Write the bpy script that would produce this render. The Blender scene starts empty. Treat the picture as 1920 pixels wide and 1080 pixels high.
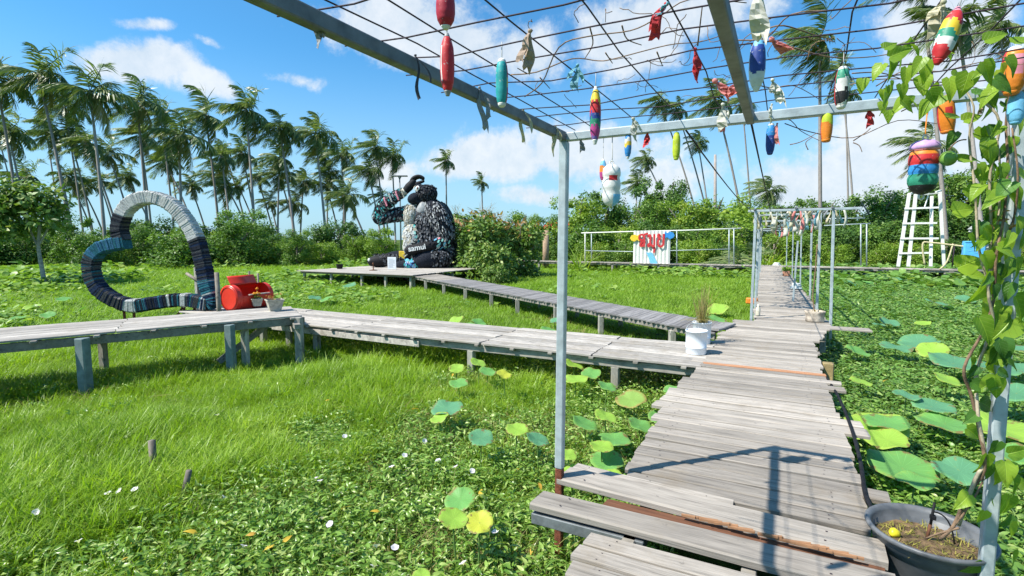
import bpy, bmesh, math, random
import numpy as np
from mathutils import Vector, Matrix, Euler, Quaternion
rad = math.radians
random.seed(7); rng = np.random.default_rng(11)
SC = bpy.context.scene
COL = SC.collection

# ------------------------------------------------------------------ camera
F, YAW, PIT, CZ = 980.0, rad(27.3), rad(5.36), 2.15      # focal length in pixels of a 1920 px wide frame
cam = bpy.data.cameras.new('camera'); camo = bpy.data.objects.new('camera', cam); COL.objects.link(camo)
camo.location = (0, 0, CZ); camo.rotation_euler = (math.pi/2 - PIT, 0, YAW)
cam.sensor_width = 36; cam.lens = 36*F/1920; cam.clip_start = 0.05; cam.clip_end = 3000
SC.camera = camo
FW = Vector((-math.sin(YAW)*math.cos(PIT), math.cos(YAW)*math.cos(PIT), -math.sin(PIT)))
RT = Vector((math.cos(YAW), math.sin(YAW), 0)); UP = RT.cross(FW)
RX = RT.copy(); RY = Vector((-math.sin(YAW), math.cos(YAW), 0))
C0 = Vector((0, 0, CZ))
def ray(px, py): return FW + RT*((px-960)/F) - UP*((py-540)/F)
def atz(px, py, z=0.0):
    d = ray(px, py); return C0 + d*((z-CZ)/d.z)
def aty(px, py, y):
    d = ray(px, py); return C0 + d*(y/d.y)
def atd(px, py, dep): return C0 + ray(px, py)*dep
def depth(p): return (Vector(p)-C0).dot(FW)
def proj(p):
    q = Vector(p)-C0; d = q.dot(FW); return 960+F*q.dot(RT)/d, 540-F*q.dot(UP)/d

# ------------------------------------------------------------------ light
SUN_AZ, SUN_EL = rad(43.6), rad(51)        # direction the shadows fall (clockwise from +Y), elevation
ld = Vector((math.sin(SUN_AZ)*math.cos(SUN_EL), math.cos(SUN_AZ)*math.cos(SUN_EL), -math.sin(SUN_EL)))
sun = bpy.data.lights.new('sun', 'SUN'); sun.energy = 4.6; sun.angle = rad(0.5); sun.color = (1.0, 0.955, 0.88)
suno = bpy.data.objects.new('sun', sun); COL.objects.link(suno)
suno.rotation_euler = ld.to_track_quat('-Z', 'Y').to_euler(); suno.location = (-20, -20, 30)
SC.view_settings.view_transform = 'Standard'; SC.view_settings.look = 'None'
SC.view_settings.gamma = 1.0; SC.view_settings.exposure = 0.80; SC.view_settings.use_curve_mapping = False
SC.render.engine = 'CYCLES'
SC.cycles.max_bounces = 5; SC.cycles.diffuse_bounces = 3; SC.cycles.glossy_bounces = 2; SC.cycles.transmission_bounces = 3; SC.cycles.transparent_max_bounces = 6; SC.cycles.use_denoising = True
SC.cycles.sample_clamp_indirect = 6

# ---- node helpers
class NT:
    def __init__(s, tree): s.t = tree; s.n = tree.nodes; s.l = tree.links
    def new(s, t, **kw):
        n = s.n.new(t)
        for k, v in kw.items(): setattr(n, k, v)
        return n
    def set(s, sock, v):
        if v is None: return
        if isinstance(v, bpy.types.NodeSocket): s.l.new(v, sock)
        else: sock.default_value = v
    def math(s, op, a, b=None, c=None, clamp=False):
        n = s.new('ShaderNodeMath', operation=op, use_clamp=clamp)
        s.set(n.inputs[0], a); s.set(n.inputs[1], b); s.set(n.inputs[2], c); return n.outputs[0]
    def vmath(s, op, a, b=None, scale=None):
        n = s.new('ShaderNodeVectorMath', operation=op)
        s.set(n.inputs[0], a); s.set(n.inputs[1], b)
        if scale is not None: s.set(n.inputs['Scale'], scale)
        return n.outputs['Value'] if op in ('LENGTH', 'DOT_PRODUCT', 'DISTANCE') else n.outputs[0]
    def noise(s, vec, scale=5, detail=3, rough=.55, dist=0, dim='3D'):
        n = s.new('ShaderNodeTexNoise', noise_dimensions=dim)
        if vec is not None: s.l.new(vec, n.inputs['Vector'])
        n.inputs['Scale'].default_value = scale; n.inputs['Detail'].default_value = detail
        n.inputs['Roughness'].default_value = rough; n.inputs['Distortion'].default_value = dist
        return n.outputs['Fac']
    def ramp(s, fac, stops, interp='LINEAR'):
        n = s.new('ShaderNodeValToRGB'); cr = n.color_ramp; cr.interpolation = interp
        while len(cr.elements) < len(stops): cr.elements.new(0.5)
        for e, (p, c) in zip(cr.elements, stops):
            e.position = p; e.color = (*c, 1) if len(c) == 3 else c
        s.l.new(fac, n.inputs[0]); return n.outputs[0]
    def mix(s, fac, a, b, mode='MIX'):
        n = s.new('ShaderNodeMix', data_type='RGBA', blend_type=mode)
        for k, v in ((0, fac), (6, a), (7, b)):
            if isinstance(v, tuple) and len(v) == 3: v = (*v, 1)
            s.set(n.inputs[k], v)
        return n.outputs[2]
    def sstep(s, x, lo, hi):
        n = s.new('ShaderNodeMapRange', interpolation_type='SMOOTHSTEP')
        s.set(n.inputs[0], x); n.inputs[1].default_value = lo; n.inputs[2].default_value = hi
        return n.outputs[0]
    def bump(s, h, strength=.3, dist=.01):
        n = s.new('ShaderNodeBump'); n.inputs['Strength'].default_value = strength; n.inputs['Distance'].default_value = dist
        s.l.new(h, n.inputs['Height']); return n.outputs[0]

# ------------------------------------------------------------------ sky with clouds
wd = bpy.data.worlds.new('World'); SC.world = wd; wd.use_nodes = True
w = NT(wd.node_tree); w.n.clear()
sky = w.new('ShaderNodeTexSky', sky_type='NISHITA'); sky.sun_disc = False
sky.sun_elevation = SUN_EL; sky.sun_rotation = SUN_AZ + math.pi; sky.altitude = 0
sky.air_density = 1.0; sky.dust_density = 0.6; sky.ozone_density = 1.6
tc = w.new('ShaderNodeTexCoord').outputs['Generated']
sep = w.new('ShaderNodeSeparateXYZ'); w.l.new(tc, sep.inputs[0])
az = w.math('ARCTAN2', sep.outputs[0], sep.outputs[1]); el = w.math('ARCSINE', sep.outputs[2])
warp = w.new('ShaderNodeTexNoise'); warp.inputs['Scale'].default_value = 5; warp.inputs['Detail'].default_value = 4
w.l.new(tc, warp.inputs['Vector'])
wv = w.new('ShaderNodeSeparateXYZ'); w.l.new(warp.outputs['Color'], wv.inputs[0])
azw = w.math('ADD', az, w.math('MULTIPLY', w.math('SUBTRACT', wv.outputs[0], .5), .14))
elw = w.math('ADD', el, w.math('MULTIPLY', w.math('SUBTRACT', wv.outputs[1], .5), .09))
# cumulus banks: direction of each, half width, half height (pixels of the photo turned into angles), weight
BANKS = [(255,128,105,40,1.0),(375,165,70,30,.8),(245,55,55,20,.72),(375,96,42,14,.6),(563,145,60,18,.62),
         (800,62,170,72,1.0),(960,95,110,60,.9),(1185,80,120,95,1.0),(1330,35,120,60,.9),
         (915,290,120,46,1.0),(1090,275,150,48,1.0),(745,318,70,40,.75),(1010,362,100,24,.8),(1210,345,120,60,.8),
         (1560,350,170,70,1.0),(1330,330,90,40,.55),(1690,270,110,90,1.0),(1620,330,160,90,.9),(1760,80,120,130,1.0),(1860,250,120,150,.9),(1450,20,70,40,.7)]
dens = None
for (px, py, hw, hh, wt) in BANKS:
    d = ray(px, py).normalized(); d2 = ray(px+hw, py).normalized(); d3 = ray(px, py-hh).normalized()
    a0, e0 = math.atan2(d.x, d.y), math.asin(d.z)
    sa = 1/max(.01, abs(math.atan2(d2.x, d2.y)-a0)); se = 1/max(.008, abs(math.asin(d3.z)-e0))
    x = w.math('MULTIPLY', w.math('SUBTRACT', azw, a0), sa); y = w.math('MULTIPLY', w.math('SUBTRACT', elw, e0), se)
    q = w.math('ADD', w.math('MULTIPLY', x, x), w.math('MULTIPLY', y, y))
    g = w.math('MULTIPLY', w.math('EXPONENT', w.math('MULTIPLY', q, -.62)), wt)
    dens = g if dens is None else w.math('MAXIMUM', dens, g)
fb = w.noise(tc, 9, 9, .66, .3); fb2 = w.noise(tc, 30, 7, .68)
gen = w.math('MULTIPLY', w.sstep(w.noise(tc, 2.3, 3, .5), .52, .72), .75)       # broken cumulus over the rest of the sky
inb = w.math('MULTIPLY', w.sstep(w.math('ABSOLUTE', w.math('ADD', az, YAW)), .80, 1.0), gen)
dens = w.math('MAXIMUM', dens, inb)
dn = w.math('ADD', dens, w.math('ADD', w.math('MULTIPLY', w.math('SUBTRACT', fb, .5), 1.05), w.math('MULTIPLY', w.math('SUBTRACT', fb2, .5), .5)))
mask = w.math('MULTIPLY', w.sstep(dn, .38, .76), w.sstep(el, -.01, .06))
hz = w.math('MULTIPLY', w.math('SUBTRACT', 1.0, w.sstep(el, 0.0, .34)), .72)      # milky low sky
tint = w.mix(1.0, sky.outputs[0], (0.46, 1.07, 1.37), 'MULTIPLY')
tint = w.mix(hz, tint, (3.7, 5.1, 6.3))
shade = w.ramp(w.math('ADD', w.math('MULTIPLY', fb, .6), w.math('MULTIPLY', fb2, .4)), [(.36, (4.5, 5.3, 6.1)), (.62, (6.3, 6.6, 6.9))])
skyc = w.mix(w.math('MULTIPLY', mask, .9), tint, shade)
bg = w.new('ShaderNodeBackground'); bg.inputs['Strength'].default_value = 0.086
w.l.new(skyc, bg.inputs['Color'])
wo = w.new('ShaderNodeOutputWorld'); w.l.new(bg.outputs[0], wo.inputs[0])

# ------------------------------------------------------------------ materials
def mat(name):
    m = bpy.data.materials.new(name); m.use_nodes = True
    t = NT(m.node_tree); b = t.n['Principled BSDF']; return m, t, b
def plain(name, c, rough=.6, metal=0, var=.18, scale=6, bump=0, spec=.4):
    m, t, b = mat(name)
    tcn = t.new('ShaderNodeTexCoord').outputs['Object']
    n = t.noise(tcn, scale, 5, .6)
    lo = tuple(x*(1-var*1.6) for x in c); hi = tuple(min(1, x*(1+var)) for x in c)
    t.l.new(t.ramp(n, [(.3, lo), (.7, hi)]), b.inputs['Base Color'])
    b.inputs['Roughness'].default_value = rough; b.inputs['Metallic'].default_value = metal
    b.inputs['Specular IOR Level'].default_value = spec
    if bump: t.l.new(t.bump(t.noise(tcn, scale*6, 4), bump, .01), b.inputs['Normal'])
    return m
def leafmat(name, c1, c2, c3=None, rough=.5, trans=.35, big=0.0, spec=.35):
    """leaf: colour varies per leaf (island) and per plant; thin, so some light comes through"""
    m, t, b = mat(name)
    geo = t.new('ShaderNodeNewGeometry'); oi = t.new('ShaderNodeObjectInfo')
    r = t.math('FRACT', t.math('ADD', geo.outputs['Random Per Island'], oi.outputs['Random']))
    if big:
        n = t.noise(geo.outputs['Position'], big, 3)
        r = t.math('ADD', t.math('MULTIPLY', r, .55), t.math('MULTIPLY', t.sstep(n, .3, .7), .45))
    st = [(0, c1), (.7, c2), (1, c3 or c2)]
    c = t.ramp(r, st)
    t.l.new(c, b.inputs['Base Color']); b.inputs['Roughness'].default_value = rough
    b.inputs['Specular IOR Level'].default_value = spec
    tr = t.new('ShaderNodeBsdfTranslucent')
    t.l.new(t.mix(1.0, c, (1.25, 1.35, .55), 'MULTIPLY'), tr.inputs[0])
    mx = t.new('ShaderNodeMixShader'); mx.inputs[0].default_value = trans
    t.l.new(b.outputs[0], mx.inputs[1]); t.l.new(tr.outputs[0], mx.inputs[2])
    t.l.new(mx.outputs[0], t.n['Material Output'].inputs[0]); return m
def woodmat(name, c, sx=3.0, sy=26.0, dark=.45, var=.25, rough=.85):
    m, t, b = mat(name)
    oi = t.new('ShaderNodeObjectInfo').outputs['Random']; tcn = t.new('ShaderNodeTexCoord').outputs['Object']
    off = t.new('ShaderNodeCombineXYZ'); t.set(off.inputs[0], t.math('MULTIPLY', oi, 91.0)); t.set(off.inputs[1], t.math('MULTIPLY', oi, 47.0))
    v = t.vmath('ADD', tcn, off.outputs[0]); vs = t.vmath('MULTIPLY', v, (sx, sy, sy))
    v2 = t.vmath('MULTIPLY', v, (sx*3, sy*4, sy*4))
    g = t.noise(vs, 1.0, 5, .65, .6); g2 = t.noise(v2, 1.0, 3, .6)
    blot = t.noise(t.vmath('MULTIPLY', v, (sx*1.2, 3, 3)), 1.0, 4, .6)
    f = t.math('ADD', t.math('MULTIPLY', g, .6), t.math('MULTIPLY', g2, .4))
    col = t.ramp(f, [(.32, tuple(x*dark for x in c)), (.43, tuple(x*.80 for x in c)), (.54, c), (.70, tuple(min(1, x*1.2) for x in c))])
    crk = t.sstep(t.noise(t.vmath('MULTIPLY', v, (sx*.9, sy*2.2, sy*2)), 1.0, 2, .5), .64, .70)
    col = t.mix(t.math('MULTIPLY', crk, .6), col, tuple(x*.22 for x in c))
    k = t.math('ADD', 1-var, t.math('MULTIPLY', oi, 2*var))
    kk = t.math('MULTIPLY', k, t.math('ADD', .78, t.math('MULTIPLY', t.sstep(blot, .28, .6), .25)))
    cc = t.new('ShaderNodeCombineXYZ')
    for i in range(3): t.set(cc.inputs[i], kk)
    col = t.mix(1.0, col, cc.outputs[0], 'MULTIPLY')
    gpos = t.new('ShaderNodeNewGeometry').outputs['Position']
    col = t.mix(t.math('MULTIPLY', t.sstep(t.noise(gpos, 2.3, 5, .65), .52, .72), .45), col, tuple(x*y for x, y in zip(c, (.62, .56, .46))))
    col = t.mix(t.math('MULTIPLY', t.sstep(t.noise(gpos, 17, 4, .6), .64, .72), .5), col, tuple(x*.35 for x in c))
    t.l.new(col, b.inputs['Base Color']); b.inputs['Roughness'].default_value = rough; b.inputs['Specular IOR Level'].default_value = .25
    t.l.new(t.bump(f, .55, .006), b.inputs['Normal']); return m

M = {}
M['wood'] = woodmat('weathered grey wood', (.365, .322, .272), 3.0, 6.0, dark=.42, var=.30)
M['wood_long'] = woodmat('weathered pale boards', (.41, .372, .325), 9.0, 6.0, dark=.32)
M['wood_dark'] = woodmat('damp grey slats', (.25, .235, .225), 3.0, 8.0)
M['wood_orange'] = woodmat('fresh orange board', (.52, .26, .14), 3.0, 8.0, dark=.65, var=.05)
M['wood_brown'] = woodmat('split reddish wood', (.17, .075, .04), 3.0, 8.0, dark=.4, var=.1)
M['wood_split'] = woodmat('torn brown wood', (.33, .175, .09), 3.0, 8.0, dark=.5, var=.2)
M['joist'] = woodmat('weathered joist', (.30, .275, .235), 4.0, 10.0)
M['post_wood'] = woodmat('grey square post', (.36, .34, .29), 14.0, 3.0)
M['post_teal'] = plain('grey green painted post', (.17, .22, .215), .7, 0, .2, 9, .2)
M['post_yellow'] = plain('yellowish post', (.36, .27, .12), .8, 0, .25, 9, .2)
M['galv'] = plain('galvanised steel', (.40, .455, .465), .45, .2, .16, 14, .05)
M['galv_dark'] = plain('dull steel beam', (.17, .185, .19), .55, .2, .25, 12, .05)
M['rust'] = plain('rust', (.20, .06, .03), .9, 0, .4, 30, .4)
M['wire'] = plain('rusty dark rod', (.045, .03, .038), .75, .2, .3, 30)
M['cord'] = plain('thin cord', (.5, .5, .48), .8)
M['twine'] = plain('dark twine', (.10, .07, .05), .9)
M['dry_stem'] = plain('dry vine stem', (.22, .14, .085), .9, 0, .35, 30, .3)
M['dry_pale'] = plain('pale dry stem', (.42, .35, .24), .9, 0, .3, 20, .2)
M['white'] = plain('white plastic', (.78, .80, .82), .35, 0, .06, 4)
M['white_paint'] = plain('worn white paint', (.74, .73, .66), .7, 0, .12, 14, .15)
M['black'] = plain('black rubber', (.012, .012, .014), .7, 0, .4, 20, .3, .25)
M['dark_cloth'] = plain('dark cloth', (.022, .025, .034), .9, 0, .5, 22, .4, .1)
M['pot_grey'] = plain('dark grey plastic', (.13, .135, .14), .42, 0, .22, 8)
M['soil'] = plain('dry soil', (.17, .11, .055), .95, 0, .5, 22, .7)
M['terracotta'] = plain('terracotta', (.42, .20, .12), .85, 0, .25, 14, .2)
M['concrete'] = plain('pale concrete', (.42, .39, .31), .9, 0, .25, 16, .3)
M['red_plastic'] = plain('red plastic', (.62, .035, .018), .35, 0, .12, 3)
M['blue_plastic'] = plain('blue plastic', (.10, .42, .80), .4, 0, .1, 5)
M['trunk'] = woodmat('palm trunk', (.32, .28, .25), 14, 26, dark=.55, var=.2)
M['bark'] = woodmat('tree bark', (.22, .19, .155), 9, 6, dark=.45)
M['tan_trunk'] = woodmat('tan trunk', (.50, .34, .22), 9, 9, dark=.6)
M['frond'] = leafmat('palm frond', (.07, .125, .04), (.16, .23, .075), (.36, .36, .16), .36, .32)
M['frond_y'] = leafmat('yellowing frond', (.17, .19, .05), (.30, .27, .08), (.33, .26, .12), .6, .3)
M['leaf_dark'] = leafmat('dark green leaves', (.035, .085, .018), (.10, .20, .035), (.20, .28, .06), .5, .28, .35)
M['leaf_mid'] = leafmat('mid green leaves', (.055, .125, .02), (.15, .27, .04), (.28, .36, .07), .5, .32, .35)
M['leaf_bright'] = leafmat('bright green leaves', (.10, .19, .02), (.24, .36, .04), (.40, .42, .07), .5, .35, .35)
M['leaf_gloss'] = leafmat('glossy shrub leaves', (.07, .14, .025), (.17, .28, .05), (.33, .38, .11), .52, .25)
M['leaf_russet'] = leafmat('russet leaf tips', (.32, .20, .07), (.45, .22, .10), (.40, .30, .10), .5, .3)
M['grass'] = leafmat('lush grass blades', (.15, .26, .016), (.29, .44, .03), (.44, .54, .09), .42, .42, .9)
M['grass_dry'] = leafmat('dry straw', (.26, .21, .08), (.42, .34, .15), (.30, .30, .09), .7, .3)
M['lawn'] = leafmat('short lawn', (.15, .265, .026), (.255, .41, .04), (.36, .47, .08), .5, .4, .5)
M['weed'] = leafmat('broad weed leaves', (.09, .19, .025), (.24, .39, .065), (.46, .54, .18), .30, .32)
M['mat'] = leafmat('creeping water plant', (.09, .20, .035), (.19, .34, .07), (.33, .43, .13), .36, .32)
M['squash'] = leafmat('creeper leaves', (.13, .25, .035), (.25, .40, .07), (.40, .50, .12), .4, .35)
def lotusmat(name, c, edge):
    m, t, b = mat(name)
    tcn = t.new('ShaderNodeTexCoord').outputs['Object']; oi = t.new('ShaderNodeObjectInfo').outputs['Random']
    sp = t.new('ShaderNodeSeparateXYZ'); t.l.new(tcn, sp.inputs[0])
    a = t.math('ARCTAN2', sp.outputs[0], sp.outputs[1])
    vein = t.sstep(t.math('ABSOLUTE', t.math('SINE', t.math('MULTIPLY', a, 10.0))), 0.0, .22)
    rr = t.vmath('LENGTH', tcn)
    n = t.noise(tcn, 4, 4)
    col = t.mix(t.sstep(t.math('ADD', rr, t.math('MULTIPLY', n, .5)), .95, 1.35), c, edge)
    col = t.mix(t.math('MULTIPLY', t.math('SUBTRACT', 1.0, vein), .6), col, tuple(min(1, x*1.5+.02) for x in c))
    col = t.mix(t.math('MULTIPLY', t.sstep(n, .60, .75), .55), col, (.30, .33, .08)); n2 = t.noise(t.vmath('ADD', tcn, t.vmath('SCALE', (1,1,1), None, t.math('MULTIPLY', oi, 30.0))), 2.6, 3); col = t.mix(t.math('MULTIPLY', t.sstep(t.math('ADD', t.math('MULTIPLY', rr, .5), n2), .98, 1.08), .8), col, (.22, .13, .05))
    t.l.new(col, b.inputs['Base Color']); b.inputs['Roughness'].default_value = .55; b.inputs['Specular IOR Level'].default_value = .35
    tr = t.new('ShaderNodeBsdfTranslucent'); t.l.new(t.mix(1.0, col, (1.2, 1.35, .5), 'MULTIPLY'), tr.inputs[0])
    mx = t.new('ShaderNodeMixShader'); mx.inputs[0].default_value = .25
    t.l.new(b.outputs[0], mx.inputs[1]); t.l.new(tr.outputs[0], mx.inputs[2]); t.l.new(mx.outputs[0], t.n['Material Output'].inputs[0])
    t.l.new(t.bump(vein, .3, .01), b.inputs['Normal'])
    return m
M['lotus_green'] = lotusmat('lotus leaf green', (.15, .36, .09), (.22, .40, .08))
M['lotus_blue'] = lotusmat('lotus leaf blue green', (.115, .30, .15), (.15, .34, .13))
M['lotus_light'] = lotusmat('young lotus leaf', (.28, .46, .06), (.34, .47, .07))
M['lotus_yellow'] = lotusmat('yellowing lotus leaf', (.48, .50, .05), (.38, .45, .06))
M['lotus_brown'] = lotusmat('withering lotus leaf', (.24, .38, .08), (.36, .24, .07))
M['lotus_stem'] = plain('lotus stem', (.12, .22, .05), .6)
def G(m, c, **k):
    if m not in M: M[m] = plain(m, c, **k)
    return M[m]
# paints used on the floats and the sculptures
PAL = dict(red=(.58, .025, .03), crimson=(.45, .02, .04), teal=(.02, .36, .36), yellow=(.80, .56, .03), navy=(.02, .06, .30), blue=(.03, .25, .62),
           sky=(.18, .52, .80), green=(.03, .28, .17), lime=(.50, .62, .03), orange=(.80, .24, .02), white=(.76, .76, .72), black=(.02, .02, .022),
           pink=(.80, .28, .34), magenta=(.50, .06, .25), lilac=(.52, .32, .62), violet=(.22, .14, .45), grey=(.30, .31, .31), cream=(.66, .60, .46), mint=(.25, .58, .50))
def paint(name, c):
    m, t, b = mat(name); tcn = t.new('ShaderNodeTexCoord').outputs['Object']
    col = t.ramp(t.noise(tcn, 14, 5, .65), [(.3, tuple(x*.68 for x in c)), (.7, tuple(min(1, x*1.15+.015) for x in c))])
    chip = t.sstep(t.noise(tcn, 85, 4, .7), .63, .67); col = t.mix(t.math('MULTIPLY', chip, .7), col, (.52, .50, .46))
    dirt = t.sstep(t.noise(tcn, 22, 4, .6), .58, .75); col = t.mix(t.math('MULTIPLY', dirt, .35), col, (.12, .10, .07))
    t.l.new(col, b.inputs['Base Color']); b.inputs['Roughness'].default_value = .5; b.inputs['Specular IOR Level'].default_value = .35
    t.l.new(t.bump(t.noise(tcn, 60, 4), .15, .004), b.inputs['Normal']); return m
for k, c in PAL.items(): M['p_'+k] = paint('paint '+k, c)
for k, c in dict(c_pink=(.80, .33, .31), c_red=(.70, .09, .10), c_white=(.72, .70, .66), c_grey=(.36, .38, .42), c_blue=(.25, .50, .62), c_tan=(.55, .42, .33), c_cream=(.66, .60, .44), c_dark=(.12, .12, .14)).items():
    M[k] = leafmat('cloth '+k, tuple(x*.85 for x in c), c, c, .9, .3, spec=.1)

# ------------------------------------------------------------------ mesh builder
class MB:
    def __init__(s): s.v = []; s.f = []; s.m = []; s.sm = []
    def add(s, vs, fs, mi=0, sm=False):
        o = len(s.v); s.v += [tuple(p) for p in vs]
        for f in fs: s.f.append(tuple(i+o for i in f)); s.m.append(mi); s.sm.append(sm)
    def box(s, a, b, mi=0, bev=0, R=None, c=None):
        """axis box a..b; optional rotation matrix R about c"""
        x0, y0, z0 = a; x1, y1, z1 = b
        if bev <= 0:
            vs = [Vector(p) for p in ((x0,y0,z0),(x1,y0,z0),(x1,y1,z0),(x0,y1,z0),(x0,y0,z1),(x1,y0,z1),(x1,y1,z1),(x0,y1,z1))]
            fs = [(0,3,2,1),(4,5,6,7),(0,1,5,4),(1,2,6,5),(2,3,7,6),(3,0,4,7)]
        else:
            e = bev; vs = []; fs = []
            ring = lambda z, i: [Vector(p) for p in ((x0+i+ (0 if i else e),y0+i,z),(x1-i-(0 if i else e),y0+i,z),(x1-i,y0+i+(0 if i else e),z),(x1-i,y1-i-(0 if i else e),z),(x1-i-(0 if i else e),y1-i,z),(x0+i+(0 if i else e),y1-i,z),(x0+i,y1-i-(0 if i else e),z),(x0+i,y0+i+(0 if i else e),z))]
            def rg(z, i):
                k = e
                return [Vector(p) for p in ((x0+i+k,y0+i,z),(x1-i-k,y0+i,z),(x1-i,y0+i+k,z),(x1-i,y1-i-k,z),(x1-i-k,y1-i,z),(x0+i+k,y1-i,z),(x0+i,y1-i-k,z),(x0+i,y0+i+k,z))]
            rs = [rg(z0, e*.7), rg(z0+e, 0), rg(z1-e, 0), rg(z1, e*.7)]
            for r in rs: vs += r
            for j in range(3):
                for k in range(8): fs.append((j*8+k, j*8+(k+1)%8, (j+1)*8+(k+1)%8, (j+1)*8+k))
            fs.append(tuple(range(7, -1, -1))); fs.append(tuple(range(24, 32)))
        if R is not None:
            c = Vector(c) if c is not None else (Vector(a)+Vector(b))/2
            vs = [c + R @ (p-c) for p in vs]
        s.add(vs, fs, mi)
    def bar(s, p, q, wd, ht, mi=0, upv=(0,0,1), bev=0):
        """rectangular bar from p to q (centre line)"""
        p = Vector(p); q = Vector(q); d = (q-p); L = d.length; d.normalize(); upv = Vector(upv)
        sd = d.cross(upv)
        if sd.length < 1e-4: sd = d.cross(Vector((1, 0, 0)))
        sd.normalize(); u = sd.cross(d)
        R = Matrix((d, sd, u)).transposed(); c = (p+q)/2
        s.box(c+Vector((-L/2,-wd/2,-ht/2)), c+Vector((L/2,wd/2,ht/2)), mi, bev, R, c)
    def tube(s, pts, rs, n=8, mi=0, cap=True, sm=True, sq=1.0, twist=0):
        pts = [Vector(p) for p in pts]; N = len(pts)
        if not hasattr(rs, '__len__'): rs = [rs]*N
        t0 = (pts[1]-pts[0]).normalized(); ref = Vector((0,0,1)) if abs(t0.z) < .9 else Vector((1,0,0))
        x = t0.cross(ref).normalized(); vs = []; fs = []
        for i in range(N):
            t = (pts[min(i+1,N-1)]-pts[max(i-1,0)]).normalized()
            x = (x - t*x.dot(t)).normalized(); y = t.cross(x)
            for k in range(n):
                a = 2*math.pi*(k+.5*(n==4))/n + twist; vs.append(pts[i] + (x*math.cos(a) + y*math.sin(a)*sq)*rs[i])
        for i in range(N-1):
            for k in range(n): fs.append((i*n+k, i*n+(k+1)%n, (i+1)*n+(k+1)%n, (i+1)*n+k))
        if cap: fs.append(tuple(range(n-1,-1,-1))); fs.append(tuple(range((N-1)*n, N*n)))
        s.add(vs, fs, mi, sm)
    def lathe(s, c, prof, n=20, mis=None, axis=None, xdir=None, caps=True, sm=True, wob=0):
        """prof: list of (r, h) along axis from c; mis: material index per band"""
        c = Vector(c); ax = Vector(axis or (0,0,1)).normalized()
        x = ax.cross(Vector(xdir) if xdir is not None else (Vector((1,0,0)) if abs(ax.x) < .9 else Vector((0,1,0)))).normalized(); y = ax.cross(x)
        vs = []
        for (r, h) in prof:
            for k in range(n):
                a = 2*math.pi*k/n; rr = r*(1+wob*math.sin(3*a+h*9)); vs.append(c + ax*h + (x*math.cos(a)+y*math.sin(a))*rr)
        o = len(s.v); s.v += [tuple(p) for p in vs]
        for i in range(len(prof)-1):
            for k in range(n):
                s.f.append((o+i*n+k, o+i*n+(k+1)%n, o+(i+1)*n+(k+1)%n, o+(i+1)*n+k))
                mi = 0
                if mis is not None: mi = mis(i, k) if callable(mis) else mis[i]
                s.m.append(mi); s.sm.append(sm)
        if caps:
            for i, rv in ((0, True), (len(prof)-1, False)):
                if prof[i][0] > 1e-5:
                    f = [o+i*n+k for k in range(n)]
                    s.f.append(tuple(reversed(f)) if rv else tuple(f)); mi = 0
                    if mis is not None: j = 0 if rv else len(prof)-2; mi = mis(j, 0) if callable(mis) else mis[j]
                    s.m.append(mi); s.sm.append(False)
    def mesh(s, name, mats, off=Vector((0,0,0))):
        me = bpy.data.meshes.new(name)
        me.from_pydata([(v[0]-off[0], v[1]-off[1], v[2]-off[2]) for v in s.v], [], s.f)
        for m in (mats if isinstance(mats, (list, tuple)) else [mats]): me.materials.append(m)
        me.polygons.foreach_set('material_index', s.m); me.polygons.foreach_set('use_smooth', s.sm)
        me.update(); return me
    def build(s, name, mats, parent=None, off=None):
        o = wloc(parent) if parent else Vector(off or (0,0,0))
        return link(name, s.mesh(name, mats, o), parent, None if parent else o)
def wloc(o):
    p = Vector((0,0,0))
    while o is not None: p = p + o.location; o = o.parent
    return p
def link(name, me, parent=None, loc=None):
    o = bpy.data.objects.new(name, me); COL.objects.link(o)
    if parent is not None: o.parent = parent
    if loc is not None: o.location = loc
    return o
def tag(o, label=None, cat=None, group=None, kind=None):
    if label: o['label'] = label
    if cat: o['category'] = cat
    if group: o['group'] = group
    if kind: o['kind'] = kind
    return o
def thing(name, label, cat, loc=(0,0,0), group=None):
    o = bpy.data.objects.new(name, None); COL.objects.link(o); o.location = loc; o.empty_display_size = .2
    return tag(o, label, cat, group)
ORD = 'first second third fourth fifth sixth seventh eighth ninth tenth eleventh twelfth thirteenth fourteenth fifteenth sixteenth seventeenth eighteenth nineteenth twentieth'.split()
def ordinal(n):
    n -= 1
    if n < 20: return ORD[n]
    T = {2:'twenty',3:'thirty',4:'forty',5:'fifty',6:'sixty',7:'seventy',8:'eighty',9:'ninety'}
    n += 1
    return T[n//10] + ('-'+ORD[n%10-1] if n % 10 else '') if n % 10 else {20:'twentieth',30:'thirtieth',40:'fortieth',50:'fiftieth',60:'sixtieth',70:'seventieth'}[n]
def bez(p0, p1, p2, n=8):
    p0, p1, p2 = Vector(p0), Vector(p1), Vector(p2)
    return [p0*(1-t)**2 + p1*2*t*(1-t) + p2*t*t for t in [i/n for i in range(n+1)]]
def spline(ps, n=6):
    ps = [Vector(p) for p in ps]; out = []
    for i in range(len(ps)-1):
        a = ps[max(i-1,0)]; b = ps[i]; c = ps[i+1]; d = ps[min(i+2,len(ps)-1)]
        for k in range(n):
            t = k/n; out.append(.5*((2*b)+(c-a)*t+(2*a-5*b+4*c-d)*t*t+(3*b-a-3*c+d)*t**3))
    out.append(ps[-1]); return out

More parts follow.
